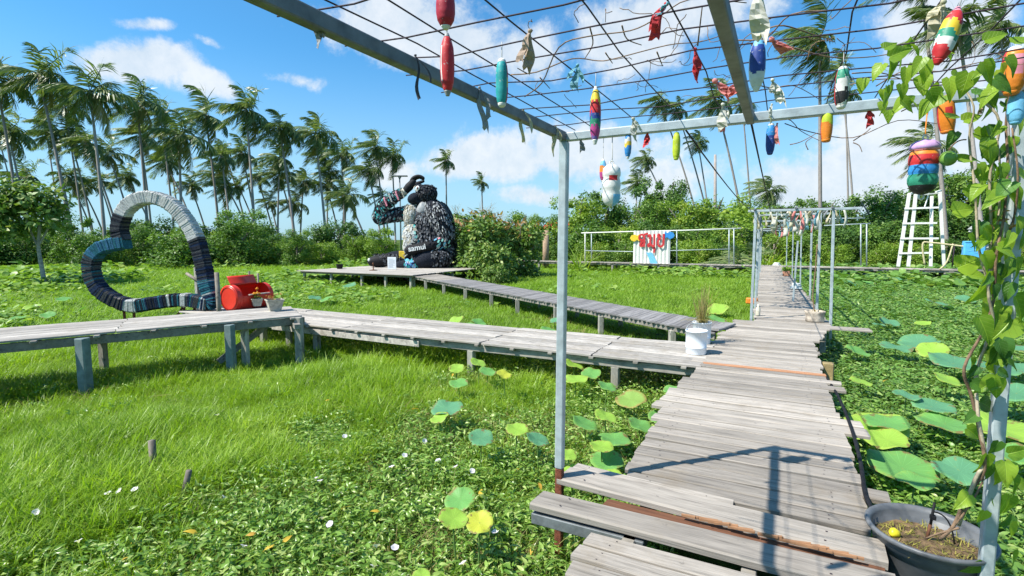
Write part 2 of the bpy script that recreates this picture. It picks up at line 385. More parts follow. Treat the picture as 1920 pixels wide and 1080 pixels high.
# ================================================================== GROUND
def ground_height(x, y): return 0.05*math.sin(x*.31+1.0)*math.sin(y*.27) if (abs(x) + abs(y)) < 60 else 0.0
gm, gt, gb = mat('damp green ground')
gp = gt.new('ShaderNodeNewGeometry').outputs['Position']
gc = gt.ramp(gt.noise(gp, .6, 5, .6), [(.3, (.035, .05, .015)), (.5, (.075, .12, .018)), (.7, (.12, .19, .025))])
gc = gt.mix(gt.math('MULTIPLY', gt.sstep(gt.noise(gp, 9, 4, .65), .45, .7), .6), gc, (.03, .032, .014))
gt.l.new(gc, gb.inputs['Base Color']); gb.inputs['Roughness'].default_value = .95; gb.inputs['Specular IOR Level'].default_value = .1
gt.l.new(gt.bump(gt.noise(gp, 14, 5, .7), .8, .05), gb.inputs['Normal'])
xs = sorted(set([-900, -400, -200, -120, -80] + [i*1.5 for i in range(-36, 37)] + [80, 120, 200, 400, 900]))
g = MB()
gv = []; n = len(xs)
for yy in xs:
    for xx in xs: gv.append((xx, yy+20, ground_height(xx, yy+20)*.6))
g.add(gv, [(j*n+i, j*n+i+1, (j+1)*n+i+1, (j+1)*n+i) for j in range(n-1) for i in range(n-1)], 0, True)
tag(g.build('ground', gm), 'flat green marshy ground stretching to the tree line', 'ground', kind='structure')

# ---- scattered ground plants: small clump meshes instanced on points laid out on the ground
SRC = bpy.data.collections.new('plant_sources')     # not linked to the scene
def blade(mb, base, d, length, wd, bend, mi=0, seg=3):
    d = Vector(d).normalized(); side = d.cross(Vector((0,0,1)))
    if side.length < .05: side = Vector((random.uniform(-1,1), random.uniform(-1,1), 0))
    side.normalize(); vs = []; p = Vector(base)
    bd = Vector((d.x, d.y, 0)); bd = bd.normalized() if bd.length > .01 else Vector((1,0,0))
    for i in range(seg+1):
        t = i/seg; ww = wd*(1-t)**.7 if i < seg else 0
        if i < seg: vs += [p-side*ww/2, p+side*ww/2]
        else: vs.append(p.copy())
        dd = (d + bd*bend*t*1.6 - Vector((0,0,1))*bend*t*t*1.5).normalized(); p = p + dd*length/seg
    fs = [(2*i, 2*i+1, 2*i+3, 2*i+2) for i in range(seg-1)] + [(2*seg-2, 2*seg-1, 2*seg)]
    mb.add(vs, fs, mi)
def leaf(mb, c, d, nrm, L, W, mi=0, heart=False, curl=.12):
    """a pointed leaf: stalk end at c, pointing along d, facing nrm"""
    d = Vector(d).normalized(); nrm = Vector(nrm); s = d.cross(nrm)
    if s.length < .05: s = d.cross(Vector((.3,.9,.2)))
    s.normalize(); nn = s.cross(d)
    c = Vector(c); prof = [(-.10, .26, .03), (.12, .5, .0), (.42, .46, -.02), (.75, .22, -.08)] if heart else [(.0, .12, .0), (.25, .46, .02), (.55, .42, .0), (.82, .18, -.06)]
    vs = [c]
    for t, hw, z in prof:
        vs += [c+d*L*t+s*W*hw+nn*L*(curl*hw+z), c+d*L*t+nn*L*z, c+d*L*t-s*W*hw+nn*L*(curl*hw+z)]
    vs.append(c+d*L-nn*L*.16)
    fs = [(0,2,1), (0,3,2)]
    for i in range(3):
        o = 1+i*3; fs += [(o,o+1,o+4,o+3), (o+1,o+2,o+5,o+4)]
    fs += [(10,11,13), (11,12,13)]
    mb.add(vs, fs, mi, True)
def rdir(zlo, zhi):
    a = random.uniform(0, 2*math.pi); z = random.uniform(zlo, zhi); h = math.sqrt(max(0, 1-z*z)); return Vector((h*math.cos(a), h*math.sin(a), z))
def source(name, mb, mats):
    o = bpy.data.objects.new(name, mb.mesh(name, mats)); SRC.objects.link(o); return o
def make_grass(h, wd, nb, R, mats, bend=(.1,.6)):
    mb = MB()
    for i in range(nb):
        a = random.uniform(0, 6.28); r = R*math.sqrt(random.random())
        blade(mb, (r*math.cos(a), r*math.sin(a), -.02), rdir(.72, .98), h*random.uniform(.55, 1.1), wd*random.uniform(.7, 1.2), random.uniform(*bend))
    return source('grass_clump', mb, mats)
def make_weed(n, L, W, h, R, mats, flat=.75):
    mb = MB()
    for i in range(n):
        a = random.uniform(0, 6.28); r = R*math.sqrt(random.random()); z = h*random.uniform(.3, 1)
        dd = rdir(-.15, .45); leaf(mb, (r*math.cos(a), r*math.sin(a), z), dd, (random.uniform(-.5,.5), random.uniform(-.5,.5), flat+.25), L*random.uniform(.6,1.15), W*random.uniform(.7,1.1))
    for i in range(max(2, n//3)):
        a = random.uniform(0, 6.28); blade(mb, (R*.5*math.cos(a), R*.5*math.sin(a), 0), rdir(.6,.95), h*1.1, .006, .2)
    return source('weed_clump', mb, mats)
def make_round(n, R0, h, R, mats):
    mb = MB()
    for i in range(n):
        a = random.uniform(0, 6.28); r = R*math.sqrt(random.random()); z = h*random.uniform(.4, 1); c = Vector((r*math.cos(a), r*math.sin(a), z))
        t = Vector((random.uniform(-.4,.4), random.uniform(-.4,.4), 1)).normalized(); e = t.orthogonal().normalized(); f2 = t.cross(e); rr = R0*random.uniform(.6,1.1)
        vs = [c - t*rr*.12] + [c+(e*math.cos(k*.785)+f2*math.sin(k*.785))*rr*random.uniform(.85,1.1) for k in range(8)]
        mb.add(vs, [(0, 1+k, 1+(k+1) % 8) for k in range(8)])
    return source('creeper_clump', mb, mats)
def scatter(name, label, cat, pts, rots, scl, idx, sources):
    me = bpy.data.meshes.new(name); N = len(pts)
    me.vertices.add(N); me.vertices.foreach_set('co', np.asarray(pts, np.float32).ravel())
    a = me.attributes.new('rot', 'FLOAT_VECTOR', 'POINT'); a.data.foreach_set('vector', np.asarray(rots, np.float32).ravel())
    a = me.attributes.new('scl', 'FLOAT_VECTOR', 'POINT'); a.data.foreach_set('vector', np.asarray(scl, np.float32).ravel())
    a = me.attributes.new('idx', 'INT', 'POINT'); a.data.foreach_set('value', np.asarray(idx, np.int32))
    o = link(name, me); tag(o, label, cat, kind='stuff')
    c = bpy.data.collections.new(name+'_sources')
    for i, s in enumerate(sources):
        s.name = '%s_%02d' % (name, i); c.objects.link(s)
    ng = bpy.data.node_groups.new(name, 'GeometryNodeTree')
    ng.interface.new_socket('Geometry', in_out='INPUT', socket_type='NodeSocketGeometry'); ng.interface.new_socket('Geometry', in_out='OUTPUT', socket_type='NodeSocketGeometry')
    N_ = ng.nodes; gi = N_.new('NodeGroupInput'); go = N_.new('NodeGroupOutput'); ip = N_.new('GeometryNodeInstanceOnPoints'); ci = N_.new('GeometryNodeCollectionInfo')
    ci.inputs['Collection'].default_value = c; ci.inputs['Separate Children'].default_value = True; ci.inputs['Reset Children'].default_value = True
    ip.inputs['Pick Instance'].default_value = True
    def att(nm, ty):
        x = N_.new('GeometryNodeInputNamedAttribute'); x.data_type = ty; x.inputs[0].default_value = nm; return x.outputs[0]
    L = ng.links
    L.new(gi.outputs[0], ip.inputs['Points']); L.new(ci.outputs[0], ip.inputs['Instance']); L.new(att('idx', 'INT'), ip.inputs['Instance Index'])
    L.new(att('rot', 'FLOAT_VECTOR'), ip.inputs['Rotation']); L.new(att('scl', 'FLOAT_VECTOR'), ip.inputs['Scale']); L.new(ip.outputs[0], go.inputs[0])
    md = o.modifiers.new('scatter', 'NODES'); md.node_group = ng
    return o
def wedge(N, r0, r1, power, half=54):
    """N ground points round the camera's side of the scene, density falling with distance as r**-power"""
    u = rng.random(N); p = 2-power
    r = (r0**p + u*(r1**p-r0**p))**(1/p) if abs(p) > 1e-3 else r0*(r1/r0)**u
    a = -YAW + np.radians(rng.uniform(-half, half, N)); return np.stack([r*np.sin(a), r*np.cos(a)], 1), r
def vnoise(x, y, s, seed):
    x = x*s+seed*17.3; y = y*s-seed*9.1
    def h(i, j): return np.modf(np.abs(np.sin(i*127.1+j*311.7+seed)*43758.5453))[0]
    i = np.floor(x); j = np.floor(y); fx = x-i; fy = y-j; fx = fx*fx*(3-2*fx); fy = fy*fy*(3-2*fy)
    return (h(i,j)*(1-fx)+h(i+1,j)*fx)*(1-fy) + (h(i,j+1)*(1-fx)+h(i+1,j+1)*fx)*fy
def place(P, keep, zs=0.0):
    P = P[keep]; z = np.array([ground_height(a, b)*.6 for a, b in P]) + zs
    return np.column_stack([P, z])
def rots(n, tilt=.15): return np.column_stack([rng.normal(0, tilt, n), rng.normal(0, tilt, n), rng.uniform(0, 6.283, n)])
# zones: the tall grass field left of the deck, the broad-leaved weeds near the deck, the creeping mat on the right, lawns farther off
b1, b2, b3 = atz(120, 1010, .1), atz(600, 815, .1), atz(1040, 715, .1)
def side(P, a, b): return (b.x-a.x)*(P[:,1]-a.y) - (b.y-a.y)*(P[:,0]-a.x)
def weed_zone(P):
    """>0 below the line that runs from the lower left of the field to the deck"""
    d1 = side(P, b1, b2)/(b2-b1).length; d2 = side(P, b2, b3)/(b3-b2).length
    d = -np.maximum(d1, d2) if False else -np.where(P[:,0] < b2.x, d1, d2)
    return d + (vnoise(P[:,0], P[:,1], 1.1, 3)-.5)*2.2 + (vnoise(P[:,0], P[:,1], 3.1, 13)-.5)*1.2
def bw2_side(P):
    """>0 beyond the second slatted boardwalk"""
    a = Vector((-.9, 10.1)); b = Vector((-14.5, 19.2)); return ((b.x-a.x)*(P[:,1]-a.y) - (b.y-a.y)*(P[:,0]-a.x))*-1
grass_src = [make_grass(.27, .0082, 24, .115, [M['grass']], (.1,1.0)) for _ in range(6)]
P, r = wedge(50000, 1.1, 15, .9)
wz = weed_zone(P); pr = np.clip(.55 - wz*.55, .14, 1); pr = pr*np.clip((vnoise(P[:,0], P[:,1], .75, 41)-.18)*4, .22, 1)
keep = (P[:,0] < -.75) & (rng.random(len(P)) < pr) & (P[:,1] < 9.5 + (vnoise(P[:,0], P[:,1], .5, 5))*2)
X = place(P, keep); s = (.45+.75*vnoise(X[:,0], X[:,1], .9, 8)+.45*vnoise(X[:,0], X[:,1], 2.6, 18))*rng.uniform(.7, 1.2, len(X))*np.where(weed_zone(X) > .3, .74, 1)
scatter('grass', 'tall lush green grass filling the marsh left of the deck', 'grass', X, rots(len(X)), np.column_stack([s*1.15, s*1.15, s]), rng.integers(0, 6, len(X)), grass_src)
dry_src = [make_grass(.30, .006, 9, .14, [M['grass_dry']], (.2, .9)) for _ in range(3)]
P, r = wedge(13000, 1.1, 14, .9)
keep = (P[:,0] < -1.0) & (vnoise(P[:,0], P[:,1], .8, 21) + rng.uniform(-.2, .2, len(P)) > .66)
X = place(P, keep); s = rng.uniform(.6, 1.1, len(X))
scatter('dry_grass', 'straw coloured dry grass among the near weeds', 'grass', X, rots(len(X), .4), np.column_stack([s, s, s*.8]), rng.integers(0, 3, len(X)), dry_src)
weed_src = [make_weed(13, .085, .028, .20, .14, [M['weed']], .45) for _ in range(6)]
P, r = wedge(21000, 1.0, 14, .75)
wz = weed_zone(P); keep = ((P[:,0] < -.6) & (rng.random(len(P)) < np.clip(.32+wz*.5, .05, .9)) & (P[:,1] < 9)) | ((P[:,0] > .45) & (P[:,1] < 7.5) & (rng.random(len(P)) < .5))
X = place(P, keep); s = rng.uniform(.5, 1.0, len(X))
scatter('weeds', 'broad-leaved green weeds covering the ground beside the deck', 'weeds', X, rots(len(X), .25), np.column_stack([s]*3), rng.integers(0, 6, len(X)), weed_src)
mat_src = [make_weed(16, .075, .03, .075, .16, [M['mat']], .9) for _ in range(6)]
P, r = wedge(42000, 1.6, 34, 1.0)
keep = (P[:,0] > .2) & (P[:,1] > 1.5)
X = place(P, keep); s = rng.uniform(.85, 1.4, len(X))*np.clip(np.hypot(X[:,0], X[:,1])/11, 1, 2.1)
scatter('water_plant_mat', 'dense mat of small-leaved creeping plants right of the walkway', 'ground cover', X, rots(len(X), .2), np.column_stack([s, s, np.minimum(s, 1.5)]), rng.integers(0, 6, len(X)), mat_src)
lawn_src = [make_grass(.13, .011, 24, .17, [M['lawn']], (.1,.8)) for _ in range(4)]
P, r = wedge(60000, 7.5, 75, 1.15)
keep = (P[:,0] < .1) & (P[:,1] > 4)
X = place(P, keep); dd = np.hypot(X[:,0], X[:,1]); s = np.clip(dd/12, .9, 3.2)*rng.uniform(.8, 1.2, len(X))
scatter('lawn', 'short bright green growth between the boardwalks and the tree line', 'grass', X, rots(len(X)), np.column_stack([s*1.2, s*1.2, np.minimum(s, 1.5)*(.7+.6*vnoise(X[:,0], X[:,1], .35, 4))]), rng.integers(0, 4, len(X)), lawn_src)
creep_src = [make_round(12, .055, .16, .26, [M['squash']]) for _ in range(4)]
P, r = wedge(26000, 9, 62, 1.2)
va = vnoise(P[:,0], P[:,1], .22, 31); left = (P[:,0] < -9.5 - (P[:,1]-8)*.45) | (P[:,1] > 30)
keep = (P[:,1] > 3) & (rng.random(len(P)) < np.where(left, np.clip((va-.5)*1.5, .01, .35), .01)) & (P[:,0] < 1.0) & (np.hypot(P[:,0], P[:,1]) > 13)
X = place(P, keep); s = rng.uniform(.8, 1.6, len(X))*np.clip(np.hypot(X[:,0], X[:,1])/18, .9, 2.2)
scatter('creepers', 'round-leaved creepers spreading behind the heart sculpture', 'ground cover', X, rots(len(X), .2), np.column_stack([s]*3), rng.integers(0, 4, len(X)), creep_src)
P, r = wedge(9000, 12, 62, 1.0)
keep = (P[:,0] > .8) & (P[:,1] > 27); X = place(P, keep); s = rng.uniform(1.2, 2.4, len(X))
rc_src = [make_round(9, .085, .2, .26, [M['mat']]) for _ in range(3)]
scatter('far_creepers', 'low green growth beyond the far boardwalk on the right', 'ground cover', X, rots(len(X), .2), np.column_stack([s]*3), rng.integers(0, 3, len(X)), rc_src)

# ================================================================== BOARDWALKS
PL = {}
def plank_meshes(mk, k=7):
    if mk in PL: return PL[mk]
    out = []
    for q in range(k):
        mb = MB(); secs = [-.5, -.2, .17, .5]; vs = []; fs = []
        for i, x in enumerate(secs):
            jy = random.uniform(-.035, .035); jz = random.uniform(-.12, .06); hw = .5+random.uniform(-.03, .02)
            skew = random.uniform(-.006, .006)
            for (y, z) in ((-hw, -1), (hw, -1), (hw, -.22), (hw-.06, 0), (-hw+.06, 0), (-hw, -.22)):
                vs.append((x+skew*y*2, y+jy, z+(jz if z > -1 else 0)))
        for i in range(3):
            for c in range(6): fs.append((i*6+c, (i+1)*6+c, (i+1)*6+(c+1) % 6, i*6+(c+1) % 6))
        fs += [tuple(range(6)), tuple(range(23, 17, -1))]
        mb.add(vs, fs)
        if mk == 'wood':
            for nx_ in (-.40, .36):
                for ny_ in (-.24, .22):
                    a_, b_ = nx_+random.uniform(-.02,.02), ny_+random.uniform(-.06,.06)
                    mb.add([(a_-.003,b_-.024,.05),(a_+.003,b_-.024,.05),(a_+.003,b_+.024,.05),(a_-.003,b_+.024,.05)], [(0,1,2,3)], 1)
        out.append(mb.mesh('plank', [M[mk], M['wire']]))
    PL[mk] = out; return out
def plank(parent, p, q, wd, th=.03, mk='wood', name='plank'):
    p = Vector(p); q = Vector(q); d = q-p; o = link(name, random.choice(plank_meshes(mk)), parent)
    o.location = (p+q)/2 - wloc(parent); o.scale = (d.length, wd, th)
    o.rotation_euler = (random.uniform(-.012, .012), -math.asin(max(-1, min(1, d.z/d.length))), math.atan2(d.y, d.x))
    return o
def post(parent, x, y, ztop, sz=.1, mk='post_wood', z0=-.15, name='post', lean=(0,0), rz=0):
    m = MB(); R = Matrix.Rotation(rz, 3, 'Z')
    def ring(cx, cy, z, h): return [Vector((cx, cy, z)) + R @ Vector((a*h, b*h, 0)) for a, b in ((-1,-.8),(-.8,-1),(.8,-1),(1,-.8),(1,.8),(.8,1),(-.8,1),(-1,.8))]
    a = ring(x+lean[0], y+lean[1], z0, sz/2); b = ring(x, y, ztop-.006, sz/2); c = ring(x, y, ztop, sz/2*.9)
    fs = [tuple(range(7, -1, -1)), tuple(range(16, 24))]
    for j in range(2):
        for k in range(8): fs.append((j*8+k, j*8+(k+1) % 8, (j+1)*8+(k+1) % 8, (j+1)*8+k))
    m.add(a+b+c, fs); return m.build(name, M[mk], parent)
def joist(parent, p, q, wd=.05, ht=.09, mk='joist', name='joist'):
    m = MB(); m.bar(p, q, wd, ht, bev=.006); return m.build(name, M[mk], parent)

DZ = .55
# --- the main deck the photographer stands on, running away along +Y
D = thing('boardwalk', 'main weathered grey plank walkway running from the viewer to the far pergola', 'boardwalk', (0, 0, 0))
def lerp(a, b, t): return a+(b-a)*t
def deck_edges(y):
    if y < 2.72: return -.86, .50
    if y < 7.0: return lerp(-.86, -.99, min(1, max(0, (y-3.3)/1.5))) if y < 5.6 else lerp(-.99, -.86, (y-5.6)/1.4), .51
    if y < 9.3: return -.87, .50
    if y < 11.3: return lerp(-.93, -.74, (y-9.3)/2), lerp(.55, .86, (y-9.3)/2)
    t = (y-11.3)/22.3; return lerp(-.44, -1.12, t), lerp(.86, .12, t)
y = 1.2; i = 0; juts = {3.95: .66, 5.05: .70, 5.25: .68, 6.45: .66, 6.75: .65}
while y < 33.6:
    wdt = random.uniform(.135, .2) if y < 12 else random.uniform(.13, .19)
    yc = y+wdt/2
    if 2.70 < yc < 3.28: y += wdt; continue
    l, r_ = deck_edges(yc); z = DZ + (max(0, yc-20)/14*.05) + random.uniform(-.004, .004)
    l += random.gauss(0, .03) - (.13 if random.random() < .08 and yc < 11 else 0); r_ += random.gauss(0, .018)
    for jy, jx in juts.items():
        if abs(yc-jy) < .09: r_ = jx
    mk = 'wood'
    if 7.05 < yc < 7.28 and i >= 0: mk = 'wood_orange'; wdt = .1; i = -999; l, r_ = -.86, .52
    if 10.98 < yc < 11.16: r_ = 1.45
    if 11.16 <= yc < 11.32: r_ = 1.22
    plank(D, (l, yc+random.uniform(-.012, .012), z), (r_, yc+random.uniform(-.012, .012), z), wdt-random.uniform(.014, .030), .032, mk)
    y += wdt
# two wide boards reaching out to the pergola post, a split board between them
plank(D, (-1.27, 2.80, DZ+.035), (.54, 2.82, DZ+.02), .20, .045)
plank(D, (-1.24, 3.17, DZ+.045), (.53, 3.10, DZ+.03), .22, .045)
plank(D, (-1.24, 3.36, DZ+.004), (-.2, 3.30, DZ+.004), .13, .03)
plank(D, (-.9, 2.98, DZ-.004), (.51, 2.95, DZ-.004), .12, .03, 'wood_brown', 'split_plank')
m = MB()
for k in range(26):
    x0 = random.uniform(-.45, .3); yy = 2.985 - (x0+.45)*.035; m.bar((x0, yy, DZ+.028), (x0+random.uniform(.06, .2), yy+random.uniform(-.012, .012), DZ+.03+random.uniform(0, .012)), .014, .012)
m.build('wood_splinters', M['wood_split'], D)
for x in (-.68, -.08, .36):
    for y0, y1 in ((1.1, 6.0), (6.0, 11.4)): joist(D, (x, y0, DZ-.085), (x, y1, DZ-.085), .07, .1)
for x0, x1 in ((-.2, -.75), (.62, -.05)):
    joist(D, (x0, 11.4, DZ-.085), (x1, 33.5, DZ-.04), .07, .1)
m = MB(); m.box((-1.27, 2.71, DZ-.10), (-.6, 2.86, DZ-.035), bev=.004); m.build('steel_bracket', M['galv_dark'], D)
for yy in (1.9, 3.9, 5.9, 8.9): post(D, -.72, yy, DZ-.14, .1); post(D, .40, yy, DZ-.14, .1)
post(D, .60, 7.9, DZ-.02, .13, 'post_yellow'); post(D, .72, 10.9, DZ-.06, .1)
for yy in (13, 16, 19, 22.5, 26, 29.5, 33):
    l, r_ = deck_edges(yy); post(D, l+.1, yy, DZ-.06, .1); post(D, r_-.1, yy, DZ-.06, .1)

# --- long low boardwalk with lengthwise boards, joining the deck from the left
B = thing('boardwalk', 'long low boardwalk of pale lengthwise boards joining the main deck from the left', 'boardwalk', (-5, 7.5, 0))
rows = [6.98, 7.24, 7.50, 7.76, 8.02, 8.28]; cuts = [-11.9, -9.4, -7.0, -4.1, -2.3, -.84]
for ri, yy in enumerate(rows):
    for k in range(len(cuts)-1):
        a, b_ = cuts[k]+random.uniform(-.02, .02), cuts[k+1]-.012
        plank(B, (a, yy, DZ+random.uniform(-.004, .004)), (b_, yy+random.uniform(-.012, .012), DZ+random.uniform(-.008, .008)), .222, .032, 'wood_long')
for yy in (6.95, 8.3): joist(B, (-11.9, yy, DZ-.105), (-.86, yy, DZ-.105), .045, .11)
for x in np.arange(-11.6, -.9, .62): joist(B, (x, 6.84, DZ-.046), (x, 8.42, DZ-.046), .07, .035, name='crosspiece')
m = MB(); m.bar((-8.9, 6.905, DZ-.13), (-5.3, 6.905, DZ-.14), .03, .10, bev=.004); m.build('edge_board', M['wood_long'], B)
for x, mk in ((-11.2, 'post_wood'), (-9.25, 'post_wood'), (-7.75, 'post_wood'), (-4.32, 'post_wood'), (-1.98, 'post_wood')):
    post(B, x, 6.97, DZ-.16, .11, mk); post(B, x+random.uniform(-.15, .3), 8.28, DZ-.16, .1, mk)

# --- raised boardwalk at the far left
RZ = .83
R0 = thing('boardwalk', 'raised boardwalk of pale lengthwise boards on grey posts entering from the left edge', 'boardwalk', (-8.5, 5, 0))
e0 = Vector((-7.40, 6.33, RZ)); e1 = Vector((-8.62, 7.12, RZ)); dn_ = (Vector((-8.95, 2.9, 0))-Vector((-7.40, 6.33, 0))).normalized()
for k in range(6):
    t = (k+.5)/6; a = e0.lerp(e1, t); pos = 0
    for L in (2.6, 3.1, 2.8):
        plank(R0, a+dn_*pos+Vector((0,0,random.uniform(-.004,.004))), a+dn_*(pos+L-.012), (e1-e0).length/6-.034, .032, 'wood_long'); pos += L
acr = (e1-e0).normalized()
for t in (.04, .96):
    a = e0.lerp(e1, t); joist(R0, a-dn_*.06-Vector((0,0,.105)), a+dn_*8.5-Vector((0,0,.105)), .05, .12)
for k in range(13):
    a = e0+dn_*(.15+k*.66); joist(R0, a-acr*.06-Vector((0,0,.046)), a+acr*((e1-e0).length+.06)-Vector((0,0,.046)), .07, .035, name='crosspiece')
for k, (dist, mk, sz) in enumerate(((.05, 'post_wood', .12), (1.12, 'post_teal', .12), (2.95, 'post_teal', .135), (5.6, 'post_teal', .13))):
    a = e0 + dn_*dist - acr*.03; b_ = a + acr*((e1-e0).length-.02)
    post(R0, a.x, a.y, RZ-.03 if k == 0 else RZ-.05, sz, mk, rz=.4); post(R0, b_.x, b_.y, RZ-.16, .1, 'post_wood', rz=.4)
a = e0+dn_*.95; post(R0, a.x-.12, a.y+.14, RZ-.16, .1, 'post_wood', rz=.4)
m = MB(); m.bar(e0+dn_*1.3+acr*.55+Vector((0,0,-.75)), e0+dn_*.55+acr*.4+Vector((0,0,-.2)), .05, .1); m.build('brace', M['joist'], R0)
m = MB(); m.box((e0.x-.42, e0.y-.10, RZ-.2), (e0.x+.22, e0.y+.0, RZ-.12), bev=.004, R=Matrix.Rotation(math.atan2(acr.y, acr.x)+math.pi, 3, 'Z')); m.build('end_board', M['joist'], R0)

# --- slatted boardwalk leading to the statue platform
S = thing('boardwalk', 'narrow slatted boardwalk climbing back from the deck to the statue platform', 'boardwalk', (-7, 14, 0))
s0, s1 = Vector((-.98, 9.55, DZ-.02)), Vector((-14.6, 18.4, DZ)); s2, s3 = Vector((-.86, 10.75, DZ-.02)), Vector((-14.4, 19.9, DZ))
n_ = 128
for k in range(n_):
    t = (k+.5)/n_; a = s0.lerp(s1, t); b_ = s2.lerp(s3, t); e = (b_-a).normalized()
    plank(S, a-e*random.uniform(0, .05)+Vector((0,0,random.uniform(-.004,.004))), b_+e*random.uniform(0,.05), .112, .028, 'wood_dark' if t < .8 else 'wood')
dS = (s1-s0).normalized()
for A_, B_ in ((s0, s1), (s2, s3)):
    e = (s2-s0).normalized()*(.06 if A_ is s0 else -.06); joist(S, A_+e-Vector((0,0,.08)), B_+e-Vector((0,0,.08)), .05, .1)
for t in (.06, .19, .30, .42, .52, .64, .76, .88, .97):
    a = s0.lerp(s1, t); b_ = s2.lerp(s3, t); post(S, a.x, a.y+.06, DZ-.13, .12, 'post_wood', rz=.5); post(S, b_.x, b_.y-.06, DZ-.13, .1, 'post_wood', rz=.5)
ramp_ = plank(S, (-1.02, 9.62, DZ+.05), (-.80, 10.35, DZ+.06), .22, .04, 'wood_dark', 'loose_board')

# --- platform under the statue
PZ = .62
Pf = thing('platform', 'broad wooden platform carrying the seated ape statue', 'platform', (-17.5, 21, 0))
for k in range(44):
    yy = 17.85+k*.155
    plank(Pf, (-20.95+random.uniform(-.05,.05), yy, PZ), (-13.95+random.uniform(-.05,.05)-k*.004, yy, PZ), .145, .03, 'wood_long')
for yy in (18.0, 20.2, 22.4, 24.4): joist(Pf, (-20.9, yy, PZ-.08), (-14.05, yy, PZ-.08), .06, .1)
for yy in (18.0, 21.2, 24.4):
    for x in (-20.7, -18.9, -17.0, -15.6, -14.2): post(Pf, x, yy, PZ-.13, .11, 'post_wood')

# --- boardwalk across the far end
FY = 33.6
Fb = thing('boardwalk', 'far boardwalk crossing the whole view in front of the trees', 'boardwalk', (0, FY, 0))
k = 0; x = -17.2
while x < 17.5:
    plank(Fb, (x, FY-.1+random.uniform(-.06,.06), .60), (x, FY+1.15+random.uniform(-.06,.06), .60), .185, .04, 'wood'); x += .2
for yy in (FY, FY+1.0): joist(Fb, (-17.2, yy, .50), (17.4, yy, .50), .06, .11)
for x in (-16.4, -15.2, -13.6, -9.9, -6.9, -3.4, -1.6, 2.2, 4.6, 7.4, 10.5, 13.8): post(Fb, x, FY+.02, .44, .14, random.choice(['post_wood', 'joist'])); post(Fb, x, FY+1.0, .44, .12)

# ================================================================== NEAR PERGOLA
TZ = 2.78; PY = 3.09; LX, MX, RXX = -1.23, -.18, .87
Pg = thing('pergola', 'near galvanised steel pergola with a rusty rod mesh roof over the deck', 'pergola', (LX, PY, DZ))
def sqbar(parent, name, p, q, wd, ht, mk='galv'):
    m = MB(); m.bar(p, q, wd, ht, bev=min(wd, ht)*.12); return m.build(name, M[mk], parent)
pl_ = sqbar(Pg, 'post', (LX-.012, PY, DZ+.10), (LX, PY, TZ-.03), .052, .052)
sqbar(Pg, 'post_foot', (LX-.013, PY, DZ-.62), (LX-.012, PY, DZ+.10), .048, .048, 'rust')
pr_ = sqbar(Pg, 'post', (RXX+.05, PY+.0, -.2), (RXX+.03, PY, TZ+.25), .052, .052)
sqbar(Pg, 'beam', (LX, PY+.03, TZ), (LX, -.9, TZ), .042, .05, 'galv_dark')
sqbar(Pg, 'beam', (MX, PY+.03, TZ+.002), (MX, -.9, TZ+.002), .042, .05, 'galv_dark')
sqbar(Pg, 'beam', (RXX, PY-.04, TZ), (RXX, -.9, TZ), .05, .06, 'galv_dark')
sqbar(Pg, 'cross_beam', (LX-.03, PY, TZ-.005), (RXX+.1, PY, TZ+.015), .045, .05)
sqbar(Pg, 'post', (LX, -.8, DZ), (LX, -.8, TZ-.03), .052, .052); sqbar(Pg, 'post', (RXX, -.8, DZ), (RXX, -.8, TZ-.03), .052, .052)
def rod(parent, pts, r=.0027, mk='wire', name='roof_rod', n=5):
    m = MB(); m.tube(pts, r, n); return m.build(name, M[mk], parent)
for k in range(17):                                     # rods across, lying on the beams
    yy = -.58 + k*.217 + random.uniform(-.03, .03); x0 = LX-random.uniform(.06, .2); x1 = 1.05
    N_ = 9; dy = random.uniform(-.03, .03)
    rod(Pg, [(lerp(x0, x1, j/N_), yy+dy*j/N_+random.gauss(0, .010), TZ+.038+random.gauss(0, .007)-.02*math.sin(math.pi*((j/N_*2) % 1))) for j in range(N_+1)])
for k, xx in enumerate((-1.19, -1.02, -.775, -.545, -.305, -.08, .16, .385, .59, .82)):   # rods along
    N_ = 10; sl = random.uniform(-.03, .03)
    rod(Pg, [(xx+sl*j/N_+random.gauss(0, .006), lerp(-.85, PY+.03, j/N_), TZ+.047+random.gauss(0, .005)) for j in range(N_+1)])
# two slack cables running on beyond the pergola
for a, b_, sag in (((MX+.0, PY, TZ), Vector((-.25, 11.5, 2.72)), .0), ((-.545, PY, TZ+.03), Vector((-.60, 11.5, 2.72)), .10)):
    a = Vector(a); mid = (a+b_)/2 - Vector((0,0,sag)); rod(Pg, bez(a, mid, b_, 8), .006, name='slack_cable')

